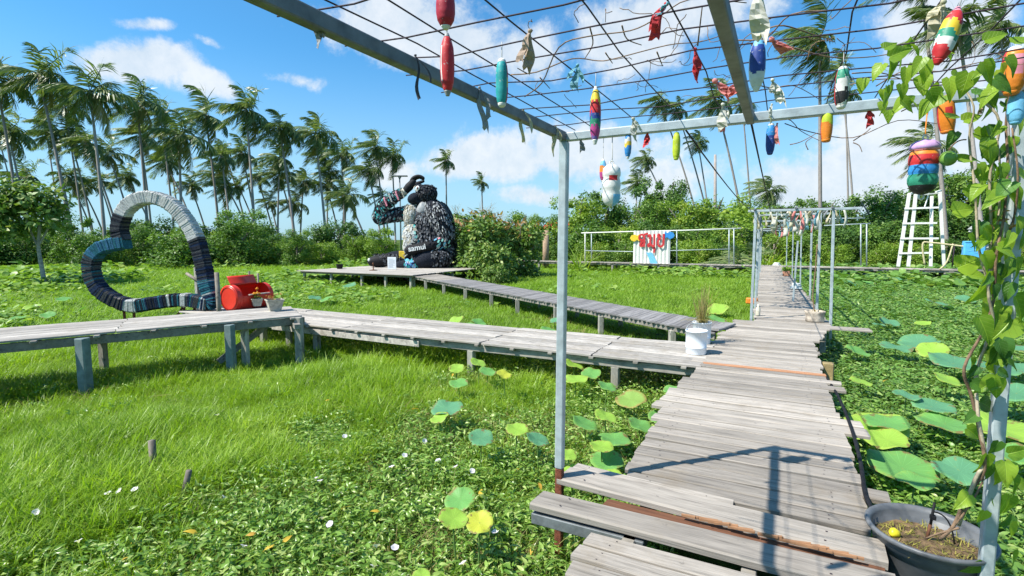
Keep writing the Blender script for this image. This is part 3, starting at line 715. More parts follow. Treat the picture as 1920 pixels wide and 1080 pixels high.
# ---- hanging floats
def float_prof(L, R, kind):
    if kind == 'spindle': return [(.25,0),(.42,.05),(.62,.11),(.88,.22),(1,.38),(1,.58),(.9,.76),(.66,.87),(.46,.93),(.22,1.0)]
    if kind == 'barrel': return [(.55,0),(.74,.03),(.8,.1),(.94,.25),(1,.42),(1,.58),(.94,.75),(.8,.9),(.74,.97),(.55,1)]
    return [(.4,0),(.62,.03),(.7,.08),(.86,.15),(1,.3),(1,.7),(.86,.85),(.7,.92),(.62,.97),(.4,1)]
def hang_float(px, py0, py1, wpx, bands, label, y=None, z=TZ+.03, kind='spindle', caps=('white','white'), tilt=0, patch=None, zt=None, stripe=None):
    """a painted fishing float whose top shows at (px,py0) and foot at (px,py1), hung from the mesh or the cross beam"""
    top = aty(px, py0, y) if y else atz(px, py0, z-.05)
    dp = depth(top); L = (py1-py0)/F*dp/math.cos(PIT); R = wpx/F*dp/2
    T = thing('fishing_float', label, 'float', top-Vector((0,0,L)), 'painted floats hanging from the pergola')
    ax = Vector((0,0,1)); ax = (ax + RT*tilt).normalized(); foot = top - ax*L
    pr = [(r*R, h*L) for r, h in float_prof(L, R, kind)]
    # refine the profile so that painted bands end where they should
    P2 = []
    for i in range(len(pr)-1):
        for q in range(4): t = q/4; P2.append((lerp(pr[i][0], pr[i+1][0], t), lerp(pr[i][1], pr[i+1][1], t)))
    P2.append(pr[-1]); names = [b[1] for b in bands]; uniq = list(dict.fromkeys(names + ([patch[0]] if patch else []) + ([stripe] if stripe else [])))
    lo, hi = .09, .91
    ib = [i for i in range(len(P2)) if lo-.02 <= P2[i][1]/L <= hi+.02]
    body = P2[ib[0]:ib[-1]+1]; n = 22
    fx = math.atan2(-(foot-C0).y, -(foot-C0).x)
    def mi(i, k):
        h = (body[i][1]+body[i+1][1])/2/L; ph = (k/n*6.283)
        wob = .035*math.sin(ph*2+px)+.02*math.sin(ph*5+py0); c = names[-1]
        for top_h, nm in bands:
            if h+wob > top_h: c = nm; break
        if stripe and (k % n) in (5, 6, 16, 17): c = stripe
        if patch and abs(h-patch[1]) < patch[2] and (int(k+px) % 11) < patch[3]: c = patch[0]
        return uniq.index(c)
    m = MB(); m.lathe(foot, body, n, mi, ax); m.build('body', [M['p_'+u] for u in uniq], T)
    for nm, seg in ((caps[1], P2[:ib[0]+1]), (caps[0], P2[ib[-1]:])):
        m = MB(); m.lathe(foot, seg, n, None, ax); m.build('end_cap', M['p_'+nm], T)
    zt = zt or (TZ+.035 if not y else TZ-.03)
    m = MB(); m.tube([top-ax*.01, top+ax*.02, Vector((top.x, top.y, max(zt, top.z+.02)))], .0016, 4); m.build('cord', M['cord'], T)
    return T
W_ = [(.0, 'white')]
hang_float(835, -25, 52, 36, [(.0, 'crimson')], 'crimson float with a white tip cut by the top edge', caps=('white','white'), zt=3.1)
hang_float(838, 62, 176, 27, [(.0, 'red')], 'long red float with flaking paint hanging below the crimson one', z=TZ-.0, patch=('white', .5, .28, 1), caps=('grey','grey'))
hang_float(941, 110, 198, 23, [(.0, 'teal')], 'turquoise and maroon striped float with a small yellow triangle', kind='pill', stripe='crimson', patch=('yellow', .5, .06, 3))
hang_float(1117, 162, 268, 21, [(.72,'yellow'),(.52,'red'),(.42,'navy'),(.30,'green'),(.12,'magenta'),(0,'violet')], 'slim float banded yellow, red, green and magenta near the left post')
hang_float(1131, 298, 341, 13, [(.7,'sky'),(.4,'orange'),(0,'magenta')], 'small blue, orange and magenta float beside the big white one', y=PY, kind='spindle')
hang_float(1178, 246, 297, 13, [(.75,'blue'),(.6,'white'),(.45,'yellow'),(0,'blue')], 'small blue, white and yellow banded float under the cross beam', y=PY, stripe='black')
hang_float(1269, 248, 299, 14, [(.0,'lime')], 'small plain lime yellow float under the cross beam', y=PY, caps=('lime','lime'), kind='pill')
hang_float(1422, 70, 168, 29, [(.85,'sky'),(.35,'navy'),(0,'white')], 'navy blue and white float beside the middle beam', kind='spindle', stripe='white')
hang_float(1446, 231, 289, 16, [(.6,'blue'),(0,'navy')], 'small all-blue float hanging below the cross beam', y=PY, caps=('white','navy'), kind='pill')
hang_float(1552, 203, 265, 20, [(.55,'lime'),(0,'orange')], 'lime green and orange float under the cross beam', y=PY, kind='barrel', caps=('lime','orange'), stripe='red')
hang_float(1581, 125, 202, 24, [(.68,'green'),(.42,'white'),(.12,'black'),(0,'white')], 'float banded green, white and black with a red edge', kind='pill', stripe='red')
hang_float(1797, 14, 122, 34, [(.72,'red'),(.55,'yellow'),(.42,'green'),(.28,'white'),(0,'red')], 'tilted red float with yellow, green and white bands', tilt=.32, kind='spindle', caps=('pink','red'))
hang_float(1772, 178, 249, 28, [(.0,'orange')], 'orange float with a red sun, tilted among the vine leaves', y=PY, tilt=-.14, kind='barrel', caps=('orange','orange'), stripe='red', patch=('red', .55, .12, 3))
hang_float(1904, 88, 176, 36, [(.0,'orange')], 'large orange float at the right edge above a blue one', y=PY-.3, kind='pill', patch=('pink', .6, .2, 3), caps=('white','orange'), stripe='red')
hang_float(1908, 172, 232, 26, [(.0,'sky')], 'pale blue float at the right edge under the orange one', y=PY-.28, kind='pill', caps=('sky','sky'))
# the big white painted float and the stacked ball float
def ball_float(px, py0, py1, wpx, prof, mis, cols, label, ytop):
    top = aty(px, py0, PY); dp = depth(top); L = (py1-py0)/F*dp; R = wpx/F*dp/2
    T = thing('fishing_float', label, 'float', top-Vector((0,0,L)), 'painted floats hanging from the pergola')
    m = MB(); m.lathe(top-Vector((0,0,L)), [(r*R, h*L) for r, h in prof], 24, mis); m.build('body', [M['p_'+c] for c in cols], T)
    for hz_, s_ in ((1.0, 1), (0.0, -1)):
        m = MB(); c = top-Vector((0,0,L*(1-hz_)))+Vector((0,0,s_*R*.16))
        m.tube([c+(RT*math.cos(a)+Vector((0,0,1))*math.sin(a))*R*.2 for a in [i*.5236 for i in range(13)]], R*.07, 6, cap=False); m.build('lug', M['p_white'], T)
    m = MB(); m.tube([top+Vector((0,0,R*.3)), top+Vector((0,.01,R*.8)), Vector((top.x, top.y, TZ-.02))], .003, 5); m.build('cord', M['p_orange'] if ytop else M['cord'], T)
    return T
cols = ['white', 'red', 'black', 'orange', 'sky', 'teal']
def bm(i, k):
    if i < 4: return 4 if 14 <= k <= 20 else 0
    if i < 8: return 2 if k < 6 else 0
    if i < 10: return 1 if 12 <= k < 16 else (2 if k < 6 else 0)
    return 3 if k < 7 or k > 21 else 0
ball_float(1147, 308, 386, 34, [(.2,0),(.55,.03),(.82,.09),(.97,.18),(1,.28),(.9,.38),(.98,.42),(1,.5),(.97,.6),(.88,.68),(.98,.72),(1,.8),(.92,.9),(.6,.97),(.2,1)], bm, cols, 'big knobbly white float with orange, red and black patches', False)
cols2 = ['black', 'green', 'blue', 'red', 'orange', 'lilac', 'pink']
prof = [(.15,0),(.5,.03),(.78,.09),(.9,.17),(.98,.22),(1,.30),(.9,.37),(.97,.40),(.97,.5),(.93,.54),(1,.57),(1,.66),(.96,.72),(.92,.77),(.78,.80),(.98,.82),(1,.87),(.9,.93),(.6,.98),(.2,1)]
ball_float(1735, 262, 364, 48, prof, [0,0,0,1,1,1,2,2,2,3,3,3,4,4,6,5,5,5,5], cols2, 'stacked ball float in lilac, orange, red, blue and green rings', True)

# ---- cloth ribbons tied to the mesh
def ribbon(px, py, ln, wpx, ck, label, y=None, z=TZ+.03, swing=0.0, tails=2, knot=True):
    p = aty(px, py, y) if y else atz(px, py, z); dp = depth(p); u = dp/F
    T = thing('cloth_ribbon', label, 'ribbon', p, 'faded cloth ribbons tied to the pergola mesh')
    for q in range(tails+1):
        mb = MB(); L = ln*u*(1.05 if q == 0 else random.uniform(.5, .9)); ww = wpx*u*(1.0 if q == 0 else random.uniform(.5, .85)); n = 10
        c = p.copy(); ang = swing + (random.uniform(-.55, .55) if q else 0); ph = random.uniform(0, 6); tws = random.uniform(1.0, 3.2)*random.choice((-1, 1)); vs = []; cut = random.uniform(-.5, .5)
        for i in range(n+1):
            t = i/n; tw = .3*math.sin(ph)+tws*(t-.25)*.6+.35*math.sin(t*6+ph); s2 = (RT*math.cos(tw)+RY*math.sin(tw)); nb_ = RY*math.cos(tw)-RT*math.sin(tw)
            hw = ww*.5*(.22+.78*min(1, t*1.6)); tip = Vector((0,0,1))*(cut*ww if i == n else 0)
            vs += [c-s2*hw+tip, c-s2*hw*.3+nb_*hw*.28*math.sin(i*2.1+ph), c+s2*hw*.35-nb_*hw*.25*math.sin(i*1.6+ph)+(Vector((0,0,ww*.35)) if i == n else Vector((0,0,0))), c+s2*hw-tip]
            c = c + (Vector((0,0,-1)) + RT*(ang*(1.5-t)+.30*math.sin(ph+t*6)) + RY*.2*math.sin(t*5+ph)).normalized()*(L/n)
        fs = []
        for i in range(n):
            for k in range(3): fs.append((4*i+k, 4*i+k+1, 4*i+k+5, 4*i+k+4))
        mb.add(vs, fs, 0, False); o = mb.build('ribbon_tail', M[ck], T)
        sm_ = o.modifiers.new('thickness', 'SOLIDIFY'); sm_.thickness = .0008
    if knot:
        m = MB(); R = max(.005, wpx*u*.2); m.lathe(p-Vector((0,0,R)), [(.1*R,0),(.8*R,.35*R),(1*R,R),(.8*R,1.6*R),(.1*R,2*R)], 8, wob=.2); m.build('knot', M[ck], T)
    return T
RB = [(597,24,62,18,'c_grey','frayed grey ribbon on the left beam nearest the top edge',None,-.1,2),(779,104,80,7,'c_dark','thin dark strip trailing from the left beam behind the red float',None,.1,1),
 (899,164,78,13,'c_grey','long bluish grey ribbon on the left beam beside the turquoise float',None,.12,1),(981,206,60,9,'c_cream','narrow cream ribbon near the far end of the left beam',None,0,1),
 (1042,236,55,8,'c_cream','pale thin ribbon beside the top of the left post',None,-.05,2),(1089,262,22,12,'c_grey','short grey scrap at the corner of the cross beam',PY,.1,1),
 (994,58,70,22,'c_tan','brownish pink ribbon knotted on a crossing of the mesh',None,-.12,2),(1083,122,46,15,'c_blue','blue grey ribbon tied to the mesh left of the slim banded float',None,-.1,2),
 (1249,8,68,22,'c_red','long red and pink ribbon at the top edge of the mesh',None,-.35,2),(1252,6,30,14,'c_blue','short light blue ribbon beside the long red one',None,-.8,1),
 (1303,92,62,17,'c_red','red ribbon on the mesh left of the middle beam',None,.1,2),(1340,152,40,26,'c_pink','bunched pink cloth under the middle beam',None,.9,2),(1392,150,42,24,'c_pink','pink cloth wrapped round the middle beam',None,-.7,2),
 (1355,196,46,18,'c_white','white ribbon with ragged end on the mesh before the cross beam',None,.05,2),(1358,215,32,11,'c_pink','pink scrap hanging under the ragged white ribbon',None,-.1,2),
 (1187,222,44,16,'c_white','white plastic strip above the small blue banded float',None,.15,2),(1215,248,26,12,'c_red','little red rag under the cross beam',PY,-.15,1),
 (1424,-20,92,34,'c_white','large off-white plastic sheet hanging at the top edge',None,.05,1),(1446,74,38,26,'c_pink','pink bow flying out right of the blue and white float',None,1.3,3),
 (1448,150,48,17,'c_white','pale pink rag below the pink bow',None,.45,2),(1447,196,34,10,'c_white','twisted white rag tied just above the cross beam',None,0,2),(1457,232,38,8,'c_pink','slim pink strip beside the all-blue float',PY,.05,1),
 (1630,206,30,14,'c_red','tiny red and white rag under the right part of the cross beam',PY,.1,2),(1768,4,62,26,'c_cream','dry cream husk-like cloth at the top right of the mesh',None,-.2,3),
 (1738,190,20,9,'c_red','small red scrap above the stacked ball float',PY,0,1),(1838,196,18,9,'c_tan','little tan rag between the vine leaves',PY,0,1)]
for px, py, ln, wp, ck, lb, yy, sw, tl in RB: ribbon(px, py, ln, wp, ck, lb, yy, swing=sw, tails=tl)

# ---- dry vine twigs tangled in the mesh
tv = thing('dry_vine', 'leafless dry vine twigs tangled through the pergola mesh', 'vine', (.2, 2.5, TZ))
def twig(parent, pxs, z=TZ+.045, r=.0028, mk='dry_stem', y=None, name='stem'):
    ps = [(aty(a, b, y) if y else atz(a, b, z)) + Vector((random.gauss(0,.004), random.gauss(0,.004), random.gauss(0,.012))) for a, b in pxs]
    pts = spline(ps, 4); m = MB(); m.tube(pts, [r*(1-.5*i/len(pts)) for i in range(len(pts))], 5); return m.build(name, M[mk], parent)
for pth in ([(985,180),(1015,150),(1045,85),(1105,62),(1180,50),(1230,20),(1300,8),(1400,10)], [(960,140),(1005,130),(1070,120),(1120,118),(1150,102),(1250,80),(1310,68),(1350,70)],
            [(1105,62),(1112,80),(1098,105)], [(1165,55),(1178,75),(1200,85)], [(1310,68),(1318,20)], [(1380,72),(1440,60),(1480,30),(1560,15)], [(1440,60),(1470,45),(1530,60),(1560,85)],
            [(1410,80),(1430,105),(1425,125)], [(1480,90),(1560,100),(1640,110),(1720,95)], [(1600,130),(1650,140),(1700,150),(1780,150)], [(1420,160),(1450,170),(1490,165),(1540,185)],
            [(1640,160),(1700,140),(1760,130),(1830,120),(1900,110)], [(1560,175),(1640,150),(1740,150),(1850,165)], [(985,135),(968,128)], [(1012,150),(1030,165)], [(1135,100),(1145,120)], [(1230,90),(1243,118)]):
    twig(tv, pth)
for pth in ([(1470,232),(1520,250),(1600,262),(1680,232),(1760,236)], [(1480,268),(1500,262),(1530,250)], [(1600,262),(1625,250),(1633,235)], [(1400,222),(1470,228),(1500,245),(1535,254)], [(1515,285),(1510,272),(1522,255)], [(1690,210),(1740,195),(1790,190)], [(1600,262),(1612,275),(1618,288)]):
    twig(tv, pth, y=PY+.03)
for _ in range(46):
    px, py = random.uniform(980, 1880), random.uniform(20, 190)
    if py > 258-(px-1070)*.1-40: continue
    a = atz(px, py, TZ+.04); pts = [a]; d = rdir(-.5, .5)
    for k in range(7): d = (d+rdir(-1, 1)*.55).normalized(); pts.append(pts[-1]+d*.018)
    m = MB(); m.tube(pts, .0013, 4); m.build('tendril', M['dry_stem'], tv)

# ================================================================== VINE ON THE RIGHT POST, POT
HL = {}
def unit_leaf(mk, v):
    rr = random.Random(v); mb = MB(); n = 10; W = rr.uniform(.36, .46); fold = rr.uniform(.05, .22); droop = rr.uniform(.12, .38); ph = rr.uniform(0, 6); vs = []; cols = (-1, -.6, -.25, 0, .25, .6, 1)
    for i in range(n+1):
        t = i/n; x = -.08+1.08*t; hw = W*(math.sin(math.pi*min(1, (t*.86+.14))**.62))**.9*(1-.25*t) if 0 < i < n else (.10 if i == 0 else 0)
        for q in cols:
            back = -.10*abs(q)*(1 if i < 2 else 0)
            vs.append((x+back, q*hw, abs(q)*hw*fold*2-droop*t*t + .022*math.sin(9*t+ph)*abs(q)+.02*math.sin(5*q+ph)*t))
    k = len(cols); mb.add(vs, [(i*k+j, (i+1)*k+j, (i+1)*k+j+1, i*k+j+1) for i in range(n) for j in range(k-1)], 0, True); return mb.mesh('leaf', M[mk])
def heartleaf(parent, c, d, nrm, L, mk='leaf_vine'):
    if mk not in HL: HL[mk] = [unit_leaf(mk, q+len(mk)) for q in range(6)]
    o = link('leaf', random.choice(HL[mk]), parent); d = Vector(d).normalized(); s_ = Vector(nrm).cross(d)
    if s_.length < .05: s_ = d.orthogonal()
    s_.normalize(); o.location = Vector(c)-wloc(parent); o.rotation_euler = Matrix((d, s_, d.cross(s_))).transposed().to_euler(); o.scale = (L, L*random.uniform(.85,1.1), L); return o
def veined(name, c1, c2, rough=.4, trans=.38):
    m, t, b = mat(name); oi = t.new('ShaderNodeObjectInfo').outputs['Random']; tcn = t.new('ShaderNodeTexCoord').outputs['Object']
    sp_ = t.new('ShaderNodeSeparateXYZ'); t.l.new(tcn, sp_.inputs[0]); ay = t.math('ABSOLUTE', sp_.outputs[1])
    mid = t.math('SUBTRACT', 1.0, t.sstep(ay, .004, .022))
    sv = t.math('ABSOLUTE', t.math('SINE', t.math('MULTIPLY', t.math('SUBTRACT', sp_.outputs[0], t.math('MULTIPLY', ay, .9)), 17.0)))
    vein = t.math('MAXIMUM', mid, t.math('MULTIPLY', t.math('SUBTRACT', 1.0, t.sstep(sv, .03, .22)), .6))
    n = t.noise(tcn, 5, 4); f = t.math('ADD', t.math('MULTIPLY', oi, .7), t.math('MULTIPLY', n, .3))
    col = t.ramp(f, [(.1, c1), (.8, c2)]); col = t.mix(t.math('MULTIPLY', vein, .55), col, tuple(min(1, x*1.5+.03) for x in c2))
    col = t.mix(t.math('MULTIPLY', t.sstep(t.noise(tcn, 9, 3), .66, .74), .6), col, (.30, .22, .05))
    t.l.new(col, b.inputs['Base Color']); b.inputs['Roughness'].default_value = rough; b.inputs['Specular IOR Level'].default_value = .4
    t.l.new(t.bump(t.math('SUBTRACT', 1.0, vein), .5, .02), b.inputs['Normal'])
    tr = t.new('ShaderNodeBsdfTranslucent'); t.l.new(t.mix(1.0, col, (1.2, 1.3, .5), 'MULTIPLY'), tr.inputs[0]); mx = t.new('ShaderNodeMixShader'); mx.inputs[0].default_value = trans
    t.l.new(b.outputs[0], mx.inputs[1]); t.l.new(tr.outputs[0], mx.inputs[2]); t.l.new(mx.outputs[0], t.n['Material Output'].inputs[0]); return m
M['leaf_vine'] = veined('heart-shaped vine leaf', (.14, .28, .022), (.33, .48, .045), .38, .45)
M['leaf_vine_d'] = veined('older vine leaf', (.045, .13, .018), (.10, .23, .03), .35, .28)
V = thing('climbing_vine', 'leafy green vine climbing the right pergola post from the pot', 'vine', (.82, 3.1, .55))
def vpt(px, py, off=0.0): return aty(px, py, PY-.07+off)
vine_paths = [[(1762,1010),(1790,985),(1812,930),(1845,880),(1835,800),(1822,740),(1810,690),(1845,620),(1862,560),(1868,480),(1880,400),(1890,300),(1885,230),(1900,150)],
              [(1800,985),(1830,900),(1850,860),(1832,780),(1830,700),(1852,640),(1862,600),(1850,540),(1862,430),(1858,330),(1875,230),(1840,190)],
              [(1770,1005),(1800,970),(1840,905),(1846,850)], [(1862,560),(1840,470),(1828,360),(1815,260),(1822,200),(1800,150)], [(1868,480),(1900,420),(1905,330),(1895,240)],
              [(1850,540),(1868,440),(1880,340),(1872,260)], [(1800,990),(1760,1000),(1735,1010)]]
for pi, pth in enumerate(vine_paths):
    pts = spline([vpt(a+random.uniform(-4,4), b, random.uniform(-.03,.03)) for a, b in pth], 4)
    m = MB(); r0 = .0085 if pi < 2 else .006
    m.tube(pts, [r0*(1-.45*i/len(pts)) for i in range(len(pts))], 6); m.build('stem', M['dry_stem' if pi % 2 == 0 else 'dry_pale'], V)
LV = [(1845,480,-1,62,0),(1860,520,-2.0,75,0),(1865,570,-1.9,78,0),(1838,600,-1.2,62,0),(1800,500,.4,60,0),(1820,515,-.2,48,0),(1895,600,-2.3,80,0),(1905,560,-1.0,70,0),(1880,640,-1.5,60,1),(1845,650,-1.7,30,1),
      (1832,690,-2.2,32,1),(1825,718,-.6,40,1),(1840,755,-.4,46,1),(1828,778,-2.6,34,1),(1815,805,-.6,42,0),(1850,855,-1.7,52,0),(1885,870,-1.6,55,0),(1895,850,.4,44,0),(1900,895,-1.4,48,0),(1893,935,-1.4,46,0),(1896,985,-1.2,44,0),(1900,1040,-1.2,46,0),(1845,960,-1.7,36,0),
      (1815,930,-2.5,44,0),(1800,945,.5,32,0),(1872,830,-1.8,36,1),(1830,250,-.5,44,0),(1800,300,.2,50,0),(1838,320,-1.4,40,0),(1855,350,-1.2,52,0),(1878,310,-1.5,46,0),(1790,395,.15,58,0),(1900,360,-.9,50,0),(1908,410,-1.6,46,0),(1860,390,-1.9,42,1),(1885,450,-1.4,48,0),(1905,490,-1.2,52,0),
      (1700,130,-1.6,42,0),(1672,105,.4,48,0),(1735,118,-1.5,46,0),(1758,100,.2,40,0),(1690,160,-1.4,34,0),(1735,145,-1.6,40,0),(1815,140,-1.7,52,0),(1845,120,-1.0,56,0),(1780,150,-1.5,48,0),(1868,150,-.6,50,1),(1640,130,.1,30,0),(1618,150,-1.7,32,0),(1660,90,.5,40,0),
      (1810,225,.4,44,0),(1850,240,-1.2,46,0),(1880,200,-.4,52,1),(1895,260,-1.6,42,0),(1830,175,.3,40,1),(1905,215,-1.3,46,0),(1860,280,-1.4,44,0),(1790,250,-1.9,36,1),(1780,220,.3,38,0),(1905,80,.3,50,0),(1890,110,-1.0,44,0),(1850,75,.4,50,0),(1700,190,.6,26,0)]
for (px, py, a, Lp, dk) in LV:
    roof = py < 165
    c = atz(px, py, TZ-.03) if roof else vpt(px, py, random.uniform(-.06, .06)); u = depth(c)/F
    d = RT*math.cos(a) + Vector((0,0,1))*math.sin(a) - RY*random.uniform(-.2, .35)
    nrm = -RY*random.uniform(.5,1.0) + Vector((0,0,random.uniform(.2,.9))) + RT*random.uniform(-.5,.3)
    heartleaf(V, c, d, nrm, Lp*u*.82, 'leaf_vine_d' if dk else 'leaf_vine')
for _ in range(16):
    px = random.uniform(1830, 1915); py = random.choice([random.uniform(180, 470), random.uniform(820, 1075)]); c = vpt(px, py, random.uniform(.0, .2)); a = random.uniform(-2.6, -.4)
    heartleaf(V, c, RT*math.cos(a)+Vector((0,0,1))*math.sin(a), -RY+Vector((0,0,random.uniform(.2,1)))+RT*random.uniform(-.6,.6), random.uniform(26, 48)*depth(c)/F, random.choice(['leaf_vine', 'leaf_vine_d', 'leaf_vine']))
for _ in range(64):
    py = random.uniform(175, 720); px = random.gauss(1868, 26)-(30 if py < 260 and random.random() < .5 else 0); c = vpt(px, py, random.uniform(-.08, .10)); a = random.uniform(-2.7, -.3)
    heartleaf(V, c, RT*math.cos(a)+Vector((0,0,1))*math.sin(a)-RY*random.uniform(-.2,.4), -RY*random.uniform(.4,1)+Vector((0,0,random.uniform(.1,1)))+RT*random.uniform(-.6,.5), random.uniform(20, 40)*depth(c)/F, random.choice(['leaf_vine', 'leaf_vine', 'leaf_vine_d']))
for _ in range(30):
    px, py = random.uniform(1640, 1915), random.uniform(70, 200); c = atz(px, py, TZ+random.uniform(-.06,.05)); a = random.uniform(-2.6, -.4)
    heartleaf(V, c, RT*math.cos(a)+Vector((0,0,1))*math.sin(a), -RY*.6+Vector((0,0,random.uniform(.2,1)))+RT*random.uniform(-.6,.5), random.uniform(20, 38)*depth(c)/F, 'leaf_vine')
for _ in range(9):
    px, py = random.uniform(1845, 1900), random.uniform(385, 430); c = vpt(px, py); m = MB(); leaf(m, c, rdir(-.6,.6), rdir(-.3,1), .05, .012); m.build('withered_leaf', M['leaf_russet'], V)
gd = aty(1778, 297, PY-.05); gr = 14/F*depth(gd)
gT = thing('green_gourd', 'round green fruit hanging from the vine beside the stacked float', 'fruit', gd)
m = MB(); m.lathe(gd-Vector((0,0,gr)), [(gr*math.sin(t), gr*(1-math.cos(t))) for t in [i*math.pi/10+.02*(i in (0,10)) for i in range(11)]], 18); m.build('fruit', G('gourd green', (.17, .33, .06), rough=.35, var=.15, scale=20), gT)
m = MB(); m.tube(bez(gd+Vector((0,0,gr)), gd+Vector((.02,0,gr*2.5)), vpt(1812, 262)), .003, 5); m.build('stalk', M['dry_stem'], gT)

# grey plastic pot on a saucer
pc = atz(1722, 1075, .42); pc = Vector((.735, 3.28, .36)); k = 1.0
Pt = thing('plant_pot', 'large dark grey plastic pot with dry soil at the foot of the right post', 'pot', pc)
PR, PH = .262, .29
m = MB(); m.lathe(pc, [(PR*.70,0),(PR*.74,.02),(PR*.93,PH*.88),(PR*.96,PH*.9),(PR*1.04,PH*.93),(PR*1.06,PH*.99),(PR*1.03,PH*1.02),(PR*.97,PH*1.0),(PR*.93,PH*.93),(PR*.9,PH*.66)], 36, caps=True); m.build('body', M['pot_grey'], Pt)
m = MB(); n = 28; vs = [(pc.x, pc.y, pc.z+PH*.78)]
for rr_ in (.45, .9):
    for q in range(n): vs.append((pc.x+PR*rr_*math.cos(q/n*6.283), pc.y+PR*rr_*math.sin(q/n*6.283), pc.z+PH*(.74 if rr_ < .8 else .72)+random.gauss(0,.006)))
m.add(vs, [(0,1+q,1+(q+1) % n) for q in range(n)] + [(1+q,1+n+q,1+n+(q+1) % n,1+(q+1) % n) for q in range(n)], 0, True); m.build('soil', M['soil'], Pt)
m = MB()
for _ in range(520):
    a = random.uniform(0, 6.28); r_ = PR*.85*math.sqrt(random.random())
    blade(m, (pc.x+r_*math.cos(a), pc.y+r_*math.sin(a), pc.z+PH*.74), rdir(.2,.9), random.uniform(.015,.055), .005, .5)
o = m.build('moss_tufts', leafmat('dry moss', (.20,.20,.04), (.33,.30,.06), (.42,.34,.10), .8, .2), Pt); o['kind'] = 'stuff'
m = MB(); m.lathe(pc+Vector((0,0,-.035)), [(.18,0),(.25,.01),(.29,.05),(.30,.085),(.29,.085),(.28,.05),(.24,.022)], 32, caps=True); m.build('saucer', M['galv_dark'], Pt)
for x_, y_ in ((.60, 3.02), (.80, 2.94)): post(Pt, x_, y_, pc.z-.036, .07, 'joist', name='support')
st = thing('irrigation_stake', 'dark drip irrigation stake standing in the pot soil', 'stake', pc+Vector((.0,.03,PH*.74)))
m = MB(); q0 = pc+Vector((.0,.03,PH*.72)); m.tube([q0, q0+Vector((.012,0,.10))], .008, 6); m.build('wooden_foot', M['wood_brown'], st)
m = MB(); m.tube([q0+Vector((.012,0,.09)), q0+Vector((.022,0,.22))], .0065, 6); m.box(q0+Vector((.008,-.012,.13)), q0+Vector((.032,.012,.15))); m.build('spike', M['black'], st)
m = MB(); m.tube(bez(q0+Vector((.02,0,.17)), q0+Vector((.10,.02,.17)), q0+Vector((.115,0,.02)), 8), .004, 6); m.build('drip_tube', M['black'], st)
yl = atz(1676, 1003, pc.z+PH*.78); m = MB(); m.lathe(yl-Vector((0,0,.012)), [(.004,0),(.022,.01),(.027,.024),(.02,.04),(.005,.05)], 14, wob=.15); o = m.build('yellow_fruit', G('yellow fruit', (.72,.62,.03), rough=.4), None, yl); tag(o, 'small yellow fruit lying on the soil of the big pot', 'fruit')

# ================================================================== STATUE OF A SEATED APE
sb = atz(800, 500, PZ); SD = depth(sb)*1.0; SU = SD/F/4.909       # metres per crop pixel of the statue study
def sp(cx, cy, dy=0.0):      # study coordinates -> world: x across, z up, dy metres away from the viewer
    return sb + RX*((cx-589)*SU) + RY*dy + Vector((0,0,(985-cy)*SU*.96))
Ap = thing('ape_statue', 'huge seated ape statue covered in dark cloth and sandal soles, one hand raised', 'statue', sb)
def limb(parent, name, pts, rs, mk, n=18, dent=.05):
    """continuous rounded limb through the points with the given radii"""
    P = spline(pts, 5); N = len(P); R = []
    for i in range(N):
        t = i/(N-1)*(len(rs)-1); a = int(min(t, len(rs)-2)); R.append(lerp(rs[a], rs[a+1], t-a))
    a0 = (P[0]-P[1]).normalized(); a1 = (P[-1]-P[-2]).normalized()
    pre = [(P[0]+a0*R[0]*f, R[0]*g) for f, g in ((.98,.12),(.85,.5),(.5,.85))]; postp = [(P[-1]+a1*R[-1]*f, R[-1]*g) for f, g in ((.5,.85),(.85,.5),(.98,.12))]
    PP = [p for p, _ in pre]+P+[p for p, _ in postp]; RR = [r for _, r in pre]+R+[r for _, r in postp]
    RR = [r*(1+random.uniform(-dent, dent)*.5) for r in RR]
    m = MB(); m.tube(PP, RR, n); return m.build(name, M[mk], parent), PP, RR
def lump(parent, name, c, rx, ry, rz, mk, n=22, jit=.03, tilt=None):
    m = MB(); vs = []; K = 13
    for i in range(K):
        th = math.pi*i/(K-1)
        for k in range(n):
            a = 6.283*k/n; j = 1+random.uniform(-jit, jit)*(0 < i < K-1)
            q = Vector((math.sin(th)*math.cos(a)*rx, math.sin(th)*math.sin(a)*ry, math.cos(th)*rz))*j
            if tilt: q = Matrix.Rotation(tilt, 3, 'Y') @ q
            vs.append(Vector(c)+RX*q.x+RY*q.y+Vector((0,0,q.z)))
    fs = [(i*n+k, (i+1)*n+k, (i+1)*n+(k+1) % n, i*n+(k+1) % n) for i in range(K-1) for k in range(n)]
    m.add(vs, fs, 0, True); return m.build(name, M[mk], parent)
u = SU
# torso: one continuous turned form, wider at the seat
m = MB(); prof = [(0.02,-2),(1.02,0),(1.08,60),(1.09,160),(1.06,260),(1.02,350),(.98,430),(.90,500),(.74,565),(.52,610),(.25,640),(.02,648)]
vs = []; n = 30
for r, h in prof:
    cx = 640 - (h/650)*14; 
    for k in range(n):
        a = 6.283*k/n; j = 1+.02*math.sin(5*a+h*.03)
        vs.append(sp(cx, 985-h)+RX*(215*u*r*math.cos(a)*j)+RY*(.95*215*u*r*math.sin(a)*j))
tprof = prof; m.add(vs, [(i*n+k, i*n+(k+1) % n, (i+1)*n+(k+1) % n, (i+1)*n+k) for i in range(len(prof)-1) for k in range(n)], 0, True); torso = m.build('torso', M['dark_cloth'], Ap)
head = lump(Ap, 'head', sp(612, 302, -.45), 97*u, 94*u, 84*u, 'dark_cloth', 24, .01)
lump(head, 'muzzle', sp(508, 346, -.62), 66*u, 60*u, 50*u, 'dark_cloth', 20, .01, tilt=-.4)
lump(head, 'jaw', sp(545, 375, -.5), 70*u, 66*u, 34*u, 'dark_cloth', 20, .01, tilt=.5)
